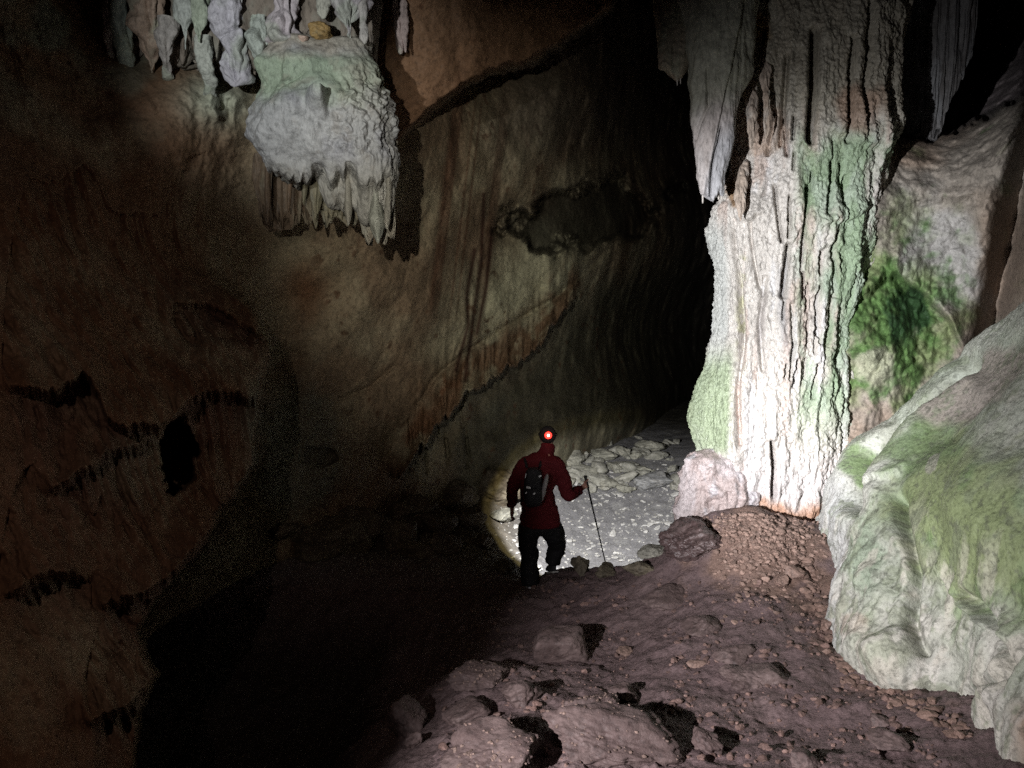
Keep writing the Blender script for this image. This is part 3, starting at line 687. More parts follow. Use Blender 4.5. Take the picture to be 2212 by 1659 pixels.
c = mixc(c, sst(.3, .7, np.exp(-(((px - 1850) / 35) ** 2 + ((py - 1355) / 30) ** 2)) + .25 * fbm(pm, 4, 3)) * .7, (.40, .33, .27))
c = mixc(c, sst(.3, .7, np.exp(-(((px - 1915) / 60) ** 2 + ((py - 1420) / 50) ** 2)) + .25 * fbm(pm, 4, 3)) * .7, (.33, .35, .26))
c = mixc(c, sst(.1, .5, fbm(pm + 8, (6, 6, .8), 4)) * low * .7, (.52, .49, .42))
c = mixc(c, sst(2170, 2230, px) * sst(1480, 1560, py) * .9, (.25, .15, .09))
c = mixc(c, sst(.4, .6, np.exp(-(((px - 2052) / 30) ** 2 + ((py - 1035) / 34) ** 2)) + .2 * fbm(pm, 6, 3)) * .7, (.40, .38, .33))
c = mixc(c, sst(.2, .5, fbm(pm + 41, (9, 9, 1.1), 3)) * sst(1180, 1350, py - .2 * (px - 1900)) * .6, (.52, .50, .45))
c = mixc(c, sst(.3, .55, fbm(pm + 44, (5, 5, 3), 5, .65)) * .55, (.20, .23, .15))
c = mixc(c, sst(.38, .5, fbm(pm + 51, 16, 4, .6)) * .5, (.10, .105, .08))
og = at(1950, 1480, 4.9)
tag(grid_obj('flowstone_mound', G, c, M_MOUND, flip=False, origin=og), 'broad flowstone mound stained with green algae filling the lower right', 'flowstone')

# ------------------------------------------------------------------ stones
_ico = {}
def ico(n):
    if n not in _ico:
        bm = bmesh.new(); bmesh.ops.create_icosphere(bm, subdivisions=n, radius=1)
        bm.verts.ensure_lookup_table()
        _ico[n] = (np.array([v.co for v in bm.verts]), np.array([[v.index for v in f.verts] for f in bm.faces])); bm.free()
    return _ico[n]
def rock_verts(seed, sub=4, k=13, rough=.10, sharp=22, boxy=0):
    rs = np.random.RandomState(seed); v, f = ico(sub); dirs = v / np.linalg.norm(v, axis=1, keepdims=True)
    n = rs.normal(size=(k, 3)); n /= np.linalg.norm(n, axis=1, keepdims=True); dk = rs.uniform(.55, .95, k)
    if boxy:
        bx = np.concatenate([np.eye(3), -np.eye(3)]); n = np.concatenate([bx + rs.normal(size=(6, 3)) * .12, n]); n /= np.linalg.norm(n, axis=1, keepdims=True)
        dk = np.concatenate([np.full(6, boxy), dk + .15])
    q = np.maximum(dirs @ n.T, 1e-3) / dk
    r = 1 / (np.sum(q ** sharp, 1)) ** (1 / sharp)
    r = np.minimum(r, 1.25)
    p = dirs * r[:, None]
    pn = p.astype(np.float32) + seed * 1.37
    p = p + dirs * (rough * fbm(pn, 1.6, 5, .62))[:, None]
    return p, f
def stone(name, px, py, Y, size, seed, label=None, cat='rock', group=None, color=(.14, .085, .07), color2=(.2, .13, .11), mat=None, rotz=0, tilt=(0, 0), sub=5, k=13, rough=.13, boxy=0, sink=.25, on_ground=True, sharp=22, pos=None):
    """px,py: where the middle of the stone is seen"""
    p, f = rock_verts(seed, sub, k, rough, sharp, boxy)
    p = p * (np.array(size) / 2)
    M = np.array(Matrix.Rotation(rotz, 3, 'Z') @ Matrix.Rotation(tilt[0], 3, 'X') @ Matrix.Rotation(tilt[1], 3, 'Y'))
    p = p @ M.T
    lo, hi = p[:, 2].min(), p[:, 2].max()
    if pos is None:
        if on_ground:
            h = hi - lo; base = ground_hit(px, py + .5 * F * h * (1 - sink) / max(Y, 1) * .8)
            pos = np.array([base[0], base[1], base[2]]) + np.array([0, size[1] * .25, 0])
            pos[2] = float(ground_z(pos[0], pos[1])) - lo - sink * h
        else: pos = at(px, py, Y)
    v = p.astype(np.float32) + seed
    c = flat(p, color); c = mixc(c, sst(-.1, .5, fbm(v, 5, 4)) * .8, color2)
    o = link(name, mesh_raw(name, p, None, f, c), mat or M_STONE, None, tuple(pos))
    if label: tag(o, label, cat, group)
    return o

DI, DI2 = (.10, .07, .065), (.15, .11, .102)
G1 = 'rocks on the near earth floor'
for a in [
    ('rock', 1318, 1612, 4.1, (.84, .6, .26), 3, 'large dirt-strewn slab at the bottom middle, biggest of the near rocks', .15, (.12, .16), 0),
    ('rock', 1070, 1650, 3.9, (.66, .5, .2), 8, 'broad low brown rock cut by the bottom edge, left of the large slab', -.2, (.1, -.05), 0),
    ('rock', 1210, 1400, 5.8, (.56, .36, .42), 21, 'square-faced block casting a black shadow to its right', .04, (.12, 0), .74),
    ('rock', 1527, 1606, 4.2, (.20, .15, .14), 5, 'smooth oblong stone lying in the large slab\'s shadow', -.6, (0, .3), 0),
    ('rock', 1272, 1537, 4.6, (.42, .28, .17), 17, 'flat angular rock just behind the large slab', .3, (.1, -.15), 0),
    ('rock', 884, 1545, 4.6, (.26, .26, .22), 6, 'round brown boulder at the edge of the dark hollow', .5, (0, 0), 0),
    ('rock', 892, 1600, 4.2, (.15, .13, .11), 14, 'small rusty stone under the round boulder beside the hollow', .5, (0, 0), 0),
    ('rock', 1130, 1502, 4.8, (.24, .22, .15), 19, 'peaked earthy lump left of the flat angular rock', .8, (0, 0), 0),
    ('rock', 1012, 1540, 4.6, (.34, .3, .15), 23, 'jagged earthy lump right of the round boulder', .2, (0, 0), 0),
    ('rock', 1040, 1468, 5.4, (.46, .4, .15), 25, 'wide dim mound of earth-caked rock left of the square block', .2, (0, 0), 0),
    ('rock', 1345, 1500, 4.9, (.24, .18, .13), 27, 'small brown rock at the rim of the slab shadow, right of the peaked lump', .2, (0, 0), 0),
    ('rock', 1348, 1412, 5.7, (.16, .12, .09), 29, 'little pale stone beside the square block\'s shadow', .4, (0, 0), 0),
    ('rock', 1508, 1437, 5.4, (.14, .1, .06), 31, 'flat pale stone in the middle of the earth floor', .4, (0, 0), 0),
    ('rock', 1630, 1472, 5.0, (.46, .40, .20), 33, 'low half-buried boulder in the right of the earth floor', -.3, (0, .1), 0),
    ('rock', 1590, 1420, 5.3, (.30, .24, .15), 35, 'half-buried rock just behind the low boulder', .5, (0, 0), 0),
    ('rock', 1445, 1290, 6.5, (.40, .34, .19), 37, 'half-buried rock with a curled dark notch, below the wet hump', .1, (.1, 0), 0),
    ('rock', 1525, 1352, 6.0, (.34, .30, .16), 39, 'low earth-caked rock in the middle of the bank', .9, (.0, .1), 0),
    ('rock', 1935, 1610, 3.9, (.20, .2, .10), 41, 'half-buried stone near the bottom right foot of the mound', .9, (.0, .1), 0),
    ('rock', 1905, 1560, 4.2, (.15, .14, .09), 43, 'half-buried stone under the green mound lip', .2, (.0, .1), 0),
    ('rock', 1750, 1652, 3.8, (.22, .16, .10), 45, 'dark stone cut by the bottom edge, right of the oblong stone', .2, (.0, .1), 0),
    ('rock', 1712, 1240, 6.4, (.20, .16, .12), 47, 'pale orange stone, larger of the pair on the gravel slope', .2, (.0, .1), 0),
    ('rock', 1690, 1258, 6.3, (.15, .12, .08), 49, 'smaller pale stone touching the orange one on the gravel slope', .9, (.0, .1), 0),
    ('rock', 1790, 1350, 5.6, (.14, .10, .10), 51, 'pale wedge of stone against the foot of the mound', .9, (.0, .3), 0)]:
    nm, px, py, Y, sz, sd, lab, rz, tl, bx = a
    pale = 'pale' in lab
    stone(nm, px, py, Y, sz, sd, lab, 'rock', G1, (.2, .135, .11) if pale else DI, (.3, .2, .16) if pale else DI2, rotz=rz, tilt=tl, boxy=bx, rough=.055 if bx else .13, sink=.45 if 'buried' in lab else .28, sub=6 if sz[0] > .4 else 5, sharp=16 if bx else 20)

def grit_on(ob, n, seed):
    r_ = np.random.RandomState(seed); nv = len(ob.data.vertices); v = np.empty(nv * 3, np.float32); nr = np.empty(nv * 3, np.float32)
    ob.data.vertices.foreach_get('co', v); ob.data.vertices.foreach_get('normal', nr); v = v.reshape(-1, 3) + np.array(ob.location); nr = nr.reshape(-1, 3)
    k = np.where(nr[:, 2] > .55)[0]
    return [v[i] for i in r_.choice(k, min(n, len(k)), False)]
slabs = [o for o in COL.objects if o.get('label', '').startswith(('large dirt-strewn', 'broad low brown', 'flat angular rock', 'wide dim mound'))]
grit_pts = sum([grit_on(o, 90, 3 + i) for i, o in enumerate(slabs)], [])

# wet brown hump and the pinkish lump at the column's left foot
stone('rock', 1502, 1186, 7.1, (.66, .6, .34), 61, 'wet dark brown hump glistening below the column, beside the lit hollow', 'rock', None, (.075, .05, .048), (.11, .08, .076), mat=M_MUD, sub=6, k=8, rough=.2, sink=.42, sharp=6)
tag(tube('flowstone_lump', [(966, 1486, 1650, 7.76), (985, 1478, 1655, 7.74), (1040, 1472, 1655, 7.72), (1095, 1458, 1655, 7.68), (1140, 1440, 1660, 7.66)], 260, 200,
    lambda v, px, py, fr: (.07 * fbm(v, 2.4, 3) + .045 * fbm(v + 3, 7, 4) + .03 * billow(v, (6, 6, 2), 2), None), simple_color((.38, .31, .295), (.45, .40, .40), (.50, .48, .50), 5), M_FLOW, flat_=.5, taper=(.16, 0)),
    'pinkish pale flowstone swelling against the left foot of the column', 'flowstone')

# rocks on the rim, dark against the lit floor
G2 = 'rim rocks before the lit floor'
for px, py, sz, sd, lab in [(1258, 1224, (.26, .2, .26), 71, 'dark triangular rock on the rim beside the walker\'s rear foot'),
                            (1308, 1236, (.26, .2, .16), 73, 'dark low rock on the rim under the pole tip'),
                            (1388, 1230, (.34, .24, .16), 75, 'dark long rock on the rim at the foot of the brown hump'),
                            (1092, 1226, (.36, .26, .17), 77, 'flat grey rock left of the walker\'s standing foot')]:
    stone('rock', px, py, 8.0, sz, sd, lab, 'rock', G2, (.10, .085, .06), (.15, .13, .09), sub=5, sink=.3, rotz=sd)

# scree at the back of the lit floor, and along the foot of the big wall
GS, GW = 'pale stones at the back of the lit floor', 'dim boulders along the foot of the big wall'
stone('rock', 1410, 1052, 14, (.84, .6, .30), 81, 'large grey slab at the back right of the lit floor', 'rock', GS, (.24, .24, .24), (.32, .31, .3), sub=5, rotz=.2, sink=.15)
for px, py, w, sd, lab in [(1395, 1018, .42, 83, 'grey boulder just behind the large grey slab'), (1352, 1058, .38, 85, 'angular stone at the left end of the large grey slab'), (1312, 1050, .5, 87, 'broad pale stone in the middle of the scree'),
                           (1240, 998, .7, 89, 'broad dim olive boulder behind the walker\'s raised arm'), (1300, 985, .55, 91, 'olive stone high on the scree, middle'), (1350, 975, .5, 93, 'olive stone high on the scree, right of the middle one'),
                           (1375, 985, .28, 95, 'small rounded olive stone near the dark passage'), (1275, 1020, .5, 97, 'cracked pale stone right of the walker\'s shoulder'), (1330, 1012, .42, 99, 'pale wedge between the olive stones and the slab'),
                           (1255, 970, .5, 101, 'dim stone at the top left of the scree'), (1410, 965, .6, 103, 'dim slab at the top right of the scree'), (1232, 1040, .4, 105, 'low pale stone beside the walker\'s red sleeve'),
                           (1417, 1200, .34, 107, 'pale yellowish rock below the brown hump, lit from the hollow'), (1080, 1120, .5, 109, 'yellowish rock at the left edge of the light pool'), (1098, 1085, .4, 111, 'yellow-lit rock behind the walker\'s left hand')]:
    stone('rock', px, py, 13, (w, w * .8, w * .45), sd, lab, 'rock', GS, (.22, .215, .18), (.32, .31, .26), sub=5, rotz=sd, sink=.22)
for px, py, w, sd, lab in [(1075, 1058, 1.0, 121, 'big dark boulder nearest the light pool, left of the walker'), (985, 1075, .8, 123, 'rounded dim boulder between the pale tongue of wall and the big dark one'), (1010, 1122, .6, 125, 'dim boulder in front of the rounded one'),
                           (940, 1130, .65, 127, 'dim rock left of centre in the boulder heap'), (890, 1110, .8, 129, 'dim boulder against the wall foot, middle of the heap'), (850, 1160, .6, 131, 'faint rock low in the boulder heap'), (770, 1150, .8, 133, 'faint boulder left in the heap against the wall'),
                           (700, 1180, .9, 135, 'faint dark boulder at the left end of the heap'), (620, 1170, .9, 137, 'nearly black boulder at the near wall foot'), (960, 1180, .5, 139, 'small dim rock below the heap'), (905, 1195, .4, 141, 'smallest dim rock below the heap'), (1040, 1170, .35, 143, 'dim stone just outside the light pool')]:
    stone('rock', px, py, 11, (w, w * .8, w * .7), sd, lab, 'rock', GW, (.13, .105, .075), (.18, .155, .11), sub=5, rotz=sd, sink=.3)

# stones on the flowstone boss
stone('rock', 693, 66, 7.3, (.235, .2, .18), 151, 'orange-brown stone sitting on top of the flowstone boss', 'rock', None, (.28, .18, .07), (.20, .17, .10), on_ground=False, boxy=.8, sharp=7, rough=.14)
stone('rock', 655, 82, 7.28, (.085, .07, .06), 153, 'small pinkish stone left of the orange one on the boss', 'rock', None, (.42, .3, .24), (.5, .4, .34), on_ground=False, sub=4)

big_protos = []
for s in range(6):
    p, f = rock_verts(230 + s, 4, 12, .12); p = p * np.array([.5, .4, .27])
    c = flat(p, (.24, .235, .2)); c = mixc(c, sst(-.2, .4, fbm(p.astype(np.float32) + s, 4, 3)), (.34, .33, .29))
    me = mesh_raw('scree_stone', p, None, f, c); me.materials.append(M_STONE); big_protos.append(me)
rs = np.random.RandomState(41)
for i in range(70):
    px = rs.uniform(1215, 1465); py = rs.uniform(945, 1062)
    h = ground_hit(px, py, 9.5); s = .16 + .34 * rs.rand() ** 2
    o = D.objects.new('scree_stone', big_protos[i % 6]); COL.objects.link(o)
    o.location = (h[0], h[1], h[2] + s * .08); o.scale = (s * rs.uniform(.9, 1.5), s, s * rs.uniform(.7, 1.1)); o.rotation_euler = (rs.uniform(-.4, .4), rs.uniform(-.4, .4), rs.uniform(0, 6.28))
    tag(o, 'angular grey stone in the heap at the back of the lit floor', 'stone', 'angular stones heaped at the back of the lit floor')

# loose stones, each its own, on the lit floor
protos = []
for s in range(7):
    p, f = rock_verts(200 + s, 3, 9, .12); p = p * np.array([.5, .4, .22])
    c = flat(p, (.52, .51, .49)); c = mixc(c, sst(-.2, .4, fbm(p.astype(np.float32) + s, 4, 3)), (.40, .39, .37))
    me = mesh_raw('loose_stone', p, None, f, c); me.materials.append(M_STONE); protos.append(me)
GL = 'loose stones scattered on the lit lower floor'
rs = np.random.RandomState(77)
for i in range(230):
    px = rs.uniform(1085, 1470); py = 1000 + 235 * rs.uniform(0, 1) ** .9
    if px < 1225 and rs.rand() < .55: px = rs.uniform(1225, 1460)
    h = ground_hit(px, py, 8.8)
    if h[1] < 9.4: continue
    s = .05 + .13 * rs.rand() ** 3.0
    o = D.objects.new('loose_stone', protos[i % 7]); COL.objects.link(o)
    o.location = (h[0], h[1], h[2] + s * .06); o.scale = (s * rs.uniform(.8, 1.3), s, s * rs.uniform(.6, 1.0)); o.rotation_euler = (rs.uniform(-.3, .3), rs.uniform(-.3, .3), rs.uniform(0, 6.28))
    tag(o, 'small pale stone lying on the lit grey floor of the hollow', 'stone', GL)

# gravel (uncountable): one mesh each
def gravel(name, pts, sizes, cols, sub=1):
    Vs, Fs, Cs = [], [], []; n = 0
    sh = [rock_verts(300 + s, sub, 8, .1) for s in range(8)]
    for i, (pt, s, cc) in enumerate(zip(pts, sizes, cols)):
        p, f = sh[i % 8]; a = rs.uniform(0, 6.28); ca, sa = math.cos(a), math.sin(a)
        q = p * (np.array([rs.uniform(.4, .62), rs.uniform(.35, .5), rs.uniform(.22, .36)]) * s)
        tx = rs.uniform(-.4, .4); q = np.stack([q[:, 0], q[:, 1] * math.cos(tx) - q[:, 2] * math.sin(tx), q[:, 1] * math.sin(tx) + q[:, 2] * math.cos(tx)], -1)
        q = np.stack([q[:, 0] * ca - q[:, 1] * sa, q[:, 0] * sa + q[:, 1] * ca, q[:, 2]], -1) + np.array(pt)
        Vs.append(q); Fs.append(f + n); Cs.append(np.broadcast_to(cc, q.shape)); n += len(q)
    return link(name, mesh_raw(name, np.concatenate(Vs), None, np.concatenate(Fs), np.concatenate(Cs), smooth=False), M_STONE)
pts, sz, cs = [], [], []
n_ = 0
while n_ < 1900:                                   # orange gravel fan below the column and along the mound foot
    if n_ < 1620: px = rs.normal(1650, 62); py = 1112 + abs(rs.normal(0, 1)) * 75
    else:
        t = rs.rand(); px = np.interp(t, [0, .35, .6, .8, 1], [1755, 1790, 1850, 2000, 2105]) - abs(rs.normal(0, 1)) * 24; py = np.interp(t, [0, .35, .6, .8, 1], [1210, 1330, 1465, 1520, 1590]) + rs.normal(0, 10)
    n_ += 1; foot_ = n_ > 1620
    if px < 1545 and py > 1150: continue
    h = ground_hit(px, py, 3, 9); s = .016 + .06 * rs.rand() ** 3.2
    pts.append(h + np.array([0, 0, s * .1])); sz.append(s)
    k = rs.uniform(.7, 1.35); cs.append(np.array((.19, .125, .10) if foot_ else (.235, .16, .13)) * k)
    if foot_: sz[-1] *= 1.5
tag(gravel('gravel', pts, sz, cs, 2), 'orange brown gravel spilling from the foot of the column', 'gravel', kind='stuff')
pts, sz, cs = [], [], []
for i in range(2600):
    px = rs.uniform(950, 2080); py = rs.uniform(1250, 1655)
    v = float(fbm(np.array([[px / 90., py / 45., 0.]], np.float32), 1, 2)[0])
    if v < -.08 or px > 1780 + (py - 1350) * .9: continue
    h = ground_hit(px, py, 3, 9); s = (.011 + .06 * rs.rand() ** 3.2)
    pts.append(h + np.array([0, 0, s * .05])); sz.append(s); cs.append(np.array((.155, .10, .085)) * rs.uniform(.7, 1.5))
for q in grit_pts: pts.append(q); sz.append(.010 + .022 * rs.rand() ** 2); cs.append(np.array((.17, .12, .10)) * rs.uniform(.7, 1.5))
tag(gravel('gravel', pts, sz, cs, 2), 'brown crumbs of stone scattered over the earth floor', 'gravel', kind='stuff')
pts, sz, cs = [], [], []
for i in range(900):
    px = rs.uniform(1070, 1470); py = rs.uniform(970, 1235); h = ground_hit(px, py, 8.8)
    if h[1] < 9.3: continue
    s = .02 + .05 * rs.rand() ** 2; pts.append(h); sz.append(s); cs.append(np.array((.36, .35, .33)) * rs.uniform(.7, 1.3))
tag(gravel('gravel', pts, sz, cs, 1), 'fine pale chippings on the lit lower floor', 'gravel', kind='stuff')

# ------------------------------------------------------------------ walker
def skin(name, J, edges, mat, parent, root, sub=2, tweak=None):
    keys = list(J); idx = {k: i for i, k in enumerate(keys)}
    me = D.meshes.new(name + '_cage'); me.from_pydata([tuple(J[k][0]) for k in keys], [(idx[a], idx[b]) for a, b in edges], [])
    ob = D.objects.new(name + '_cage', me); COL.objects.link(ob)
    sk = ob.modifiers.new('s', 'SKIN'); sk.use_smooth_shade = True
    for k in keys:
        r = J[k][1]; r = (r, r) if not isinstance(r, tuple) else r
        sv = me.skin_vertices[0].data[idx[k]]; sv.radius = r; sv.use_root = (k == root)
    ss = ob.modifiers.new('u', 'SUBSURF'); ss.levels = sub; ss.render_levels = sub
    bpy.context.view_layer.update(); dg = bpy.context.evaluated_depsgraph_get()
    out = D.meshes.new_from_object(ob.evaluated_get(dg)); out.name = name
    D.objects.remove(ob); D.meshes.remove(me)
    for pl in out.polygons: pl.use_smooth = True
    if tweak:
        n = len(out.vertices); v = np.empty(n * 3, np.float32); out.vertices.foreach_get('co', v); v = tweak(v.reshape(-1, 3)); out.vertices.foreach_set('co', v.ravel()); out.update()
    return link(name, out, mat, parent)

M_RED = plain_mat('red fleece jacket', (.10, .004, .008), .85, .4, 60)
M_BLK = plain_mat('black trousers', (.012, .012, .014), .8, .3, 50)
M_SKIN = plain_mat('skin', (.42, .22, .17), .55, .05)
M_HAIR = plain_mat('dark cap cloth', (.02, .015, .015), .8, .2)
M_PACK = plain_mat('black pack cloth', (.014, .013, .016), .7, .3)
M_GREY = plain_mat('grey pack mesh', (.30, .28, .28), .7, .2)
M_REFL = plain_mat('reflective tape', (.85, .86, .88), .25, 0)
M_BOOT = plain_mat('dark boots', (.03, .03, .032), .6, .2)
M_SOLE = plain_mat('pale boot sole', (.55, .55, .52), .6)
M_LED = plain_mat('red tail lamp', (.6, .02, .02), .3, 0, emit=(1, .03, .02), es=5)
M_LEDC = plain_mat('lamp core', (1, .6, .55), .3, 0, emit=(1, .62, .55), es=14)
M_POLE = plain_mat('dark pole shaft', (.03, .03, .035), .35, 0, metal=.6)
M_GRIP = plain_mat('black rubber grip', (.015, .015, .015), .7)
M_STRAP = plain_mat('grey strap', (.55, .55, .55), .7)

YB = 8.3
def A(px, py, dy=0): p = at(px, py, YB + dy); return np.array(p)
foot = ground_hit(1147, 1266, 6, 9.5)
org = np.array([foot[0], foot[1], foot[2]])
YB = float(foot[1])
person = D.objects.new('person', None); COL.objects.link(person); person.location = tuple(org)
tag(person, 'walker seen from behind in red jacket and black trousers, stepping down with a pole', 'person')
def rel(p): return np.asarray(p) - org
def jj(d): return {k: (rel(v[0]), v[1]) for k, v in d.items()}

# joints
hipL, hipR = A(1144, 1128), A(1192, 1128, .02)
kneeL, knR = A(1143, 1190, .06), A(1200, 1172, .22)
ankL = A(1146, 1255, -.02); ankR = A(1194, 1218, .20)
pel = A(1167, 1122); wst = A(1160, 1082, .02); chest = A(1163, 1032, .05); nb = A(1172, 994, .09); neck = A(1181, 975, .14); hd = A(1183, 950, .17)
shL, shR = A(1131, 1002, .06), A(1205, 1001, .06)
elL, elR = A(1106, 1058, .0), A(1227, 1070, .10)
wrL, wrR = A(1106, 1094, .12), A(1257, 1056, .32)
# continuous body (skin): head, neck, arms with hands, trunk and legs
J = {'pel': (pel, (.13, .10)), 'wst': (wst, (.12, .09)), 'chest': (chest, (.14, .10)), 'nb': (nb, (.075, .07)), 'neck': (neck, .052), 'jaw': (hd + [0, .02, -.045], (.062, .075)), 'head': (hd + [0, 0, .03], (.076, .092)), 'crown': (hd + [0, -.005, .095], (.05, .06)),
     'shL': (shL, .055), 'elL': (elL, .04), 'wrL': (wrL, (.028, .024)), 'shR': (shR, .055), 'elR': (elR, .04), 'wrR': (wrR, (.028, .024)),
     'hipL': (hipL, .085), 'knL': (kneeL, .058), 'anL': (ankL, .04), 'hipR': (hipR, .085), 'knR': (knR, .058), 'anR': (ankR, .04)}
E = [('pel', 'wst'), ('wst', 'chest'), ('chest', 'nb'), ('nb', 'neck'), ('neck', 'jaw'), ('jaw', 'head'), ('head', 'crown'), ('nb', 'shL'), ('shL', 'elL'), ('elL', 'wrL'), ('nb', 'shR'), ('shR', 'elR'), ('elR', 'wrR'),
     ('pel', 'hipL'), ('hipL', 'knL'), ('knL', 'anL'), ('pel', 'hipR'), ('hipR', 'knR'), ('knR', 'anR')]
# pole geometry
grip = A(1266, 1036, .36); tip = at(1311, 1228, 8.1); tip[2] = float(ground_z(tip[0], tip[1])) - .01
gd = (grip - tip) / np.linalg.norm(grip - tip)
palmR = A(1268, 1046, .35)
J['pmR'] = (wrR * .35 + palmR * .65, (.036, .022)); E.append(('wrR', 'pmR'))
pmL = wrL + (wrL - elL) / np.linalg.norm(wrL - elL) * .06 + np.array([0, 0, -.03]); J['pmL'] = (pmL, (.036, .02)); E.append(('wrL', 'pmL'))
side = np.cross(gd, [0, 1, 0]); side /= np.linalg.norm(side)
fwd = np.cross(side, gd)
axis_at = lambda s: grip - gd * s
for i in range(4):                                # right hand closes round the grip
    c0 = axis_at(.02 + .021 * i)
    b0 = J['pmR'][0] + (c0 - axis_at(.05)) * .9 + side * -.0
    J[f'r{i}a'] = (b0 * .5 + (c0 - fwd * .03) * .5, .0095); J[f'r{i}b'] = (c0 + side * .030 - fwd * .005, .009); J[f'r{i}c'] = (c0 + side * .012 + fwd * .03, .008); J[f'r{i}d'] = (c0 - side * .018 + fwd * (.022 - .002 * i), .0075)
    E += [('pmR', f'r{i}a'), (f'r{i}a', f'r{i}b'), (f'r{i}b', f'r{i}c'), (f'r{i}c', f'r{i}d')]
tb = axis_at(-.0)
J['rt1'] = (wrR * .45 + tb * .55 - fwd * .02, .012); J['rt2'] = (tb - side * .026 + fwd * .004, .010); J['rt3'] = (tb - side * .01 + fwd * .03, .0085)
E += [('wrR', 'rt1'), ('rt1', 'rt2'), ('rt2', 'rt3')]
dn = np.array([0., .25, -.95]); lat = np.array([.25, .95, .2])
for i in range(4):                                # left hand hangs relaxed
    b0 = pmL + lat * (.024 - .016 * i) + dn * .035; ln = (.030, .034, .032, .025)[i]
    J[f'l{i}a'] = (b0, .0095); J[f'l{i}b'] = (b0 + dn * ln + np.array([.006, 0, 0]), .009); J[f'l{i}c'] = (b0 + dn * ln * 1.7 + np.array([.02, 0, 0]), .0075)
    E += [('pmL', f'l{i}a'), (f'l{i}a', f'l{i}b'), (f'l{i}b', f'l{i}c')]
J['lt1'] = (pmL + lat * .035 + dn * .0, .012); J['lt2'] = (pmL + lat * .05 + dn * .035 + np.array([.01, 0, 0]), .009); E += [('pmL', 'lt1'), ('lt1', 'lt2')]
def face(v):                                      # nose, brow and chin on the side facing away (+Y)
    c = rel(hd); d = v - c
    m = (np.abs(d[:, 2]) < .14) & (np.abs(d[:, 0]) < .1) & (np.abs(d[:, 1]) < .14)
    n = np.where(m & (d[:, 1] > .05), .022 * np.exp(-(d[:, 0] / .012) ** 2 - ((d[:, 2] - .005) / .022) ** 2), 0)
    n += np.where(m & (d[:, 1] > .05), -.008 * np.exp(-((np.abs(d[:, 0]) - .03) / .012) ** 2 - ((d[:, 2] - .03) / .01) ** 2), 0)
    n += np.where(m & (d[:, 1] > .05), -.004 * np.exp(-(d[:, 0] / .022) ** 2 - ((d[:, 2] + .04) / .005) ** 2), 0)
    v = v.copy(); v[:, 1] += n
    e = np.where(m, .018 * np.exp(-((d[:, 1] + .005) / .016) ** 2 - ((d[:, 2] - .01) / .025) ** 2) * (np.abs(d[:, 0]) > .055), 0); v[:, 0] += np.sign(d[:, 0]) * e
    return v
skin('body', jj(J), E, M_SKIN, person, 'pel', 3, face)
# jacket
def wrinkle(s, a):
    def f(v):
        p = v.astype(np.float32) + s; n = fbm(p, (9, 9, 13), 3); d = v - v.mean(0); r = np.hypot(d[:, 0], d[:, 1])[:, None] + 1e-6
        v = v.copy(); v[:, :2] += d[:, :2] / r * (a * n)[:, None]; return v
    return f
def rings(path, n=28):
    """path: (centre, rx, ry); a capped tube whose rings stand square to the path"""
    Cn = crom(np.array([rel(p[0]) for p in path]), 8 * len(path)); r = crom(np.array([[p[1], p[2]] for p in path]), 8 * len(path))
    t = np.gradient(Cn, axis=0); t /= np.linalg.norm(t, axis=1, keepdims=True)
    sx = np.array([1., 0, 0]) - t * t[:, :1]; bad = np.linalg.norm(sx, axis=1) < .35
    sx[bad] = np.cross(t[bad], [0, 1., 0]); sx /= np.linalg.norm(sx, axis=1, keepdims=True); sy = np.cross(t, sx)
    a = np.linspace(0, 2 * math.pi, n, endpoint=False)
    Vv = Cn[:, None] + r[:, None, :1] * np.cos(a)[None, :, None] * sx[:, None] + r[:, None, 1:] * np.sin(a)[None, :, None] * sy[:, None]
    m = len(Cn); q = [list(x) for x in gquads(m, n, True)]
    return Vv.reshape(-1, 3), q + [list(range(n))[::-1], list(range((m - 1) * n, m * n))]
def fuse(name, tubes, mat, voxel, tweak):
    Vs, Fs, k = [], [], 0
    for v, f in tubes: Vs += [tuple(x) for x in v]; Fs += [[int(i) + k for i in q] for q in f]; k += len(v)
    me = D.meshes.new('cage'); me.from_pydata(Vs, [], Fs); ob = D.objects.new('cage', me); COL.objects.link(ob)
    rm = ob.modifiers.new('r', 'REMESH'); rm.mode = 'VOXEL'; rm.voxel_size = voxel
    sm = ob.modifiers.new('s', 'SMOOTH'); sm.iterations = 6; sm.factor = .5
    bpy.context.view_layer.update(); out = D.meshes.new_from_object(ob.evaluated_get(bpy.context.evaluated_depsgraph_get())); out.name = name
    D.objects.remove(ob); D.meshes.remove(me)
    n = len(out.vertices); v = np.empty(n * 3, np.float32); out.vertices.foreach_get('co', v); v = tweak(v.reshape(-1, 3)); out.vertices.foreach_set('co', v.astype(np.float32).ravel()); out.update()
    for pl in out.polygons: pl.use_smooth = True
    return link(name, out, mat, person)
def folds(s_, a, f_=(8, 8, 12)):
    def f(v):
        p = v.astype(np.float32) + s_; n = a * fbm(p, f_, 3)
        return v + np.stack([n, .6 * fbm(p + 4, f_, 2) * a, 0 * n], -1)
    return f
torso = [(A(1167, 1136), .205, .145), (A(1167, 1120), .215, .155), (A(1164, 1098, .02), .19, .14), (A(1162, 1068, .03), .182, .14), (A(1163, 1035, .05), .20, .14), (A(1166, 1010, .07), .205, .135), (A(1171, 996, .09), .15, .115),
         (A(1177, 985, .12), .095, .09), (A(1181, 972, .14), .08, .085), (A(1182, 959, .16), .076, .085)]
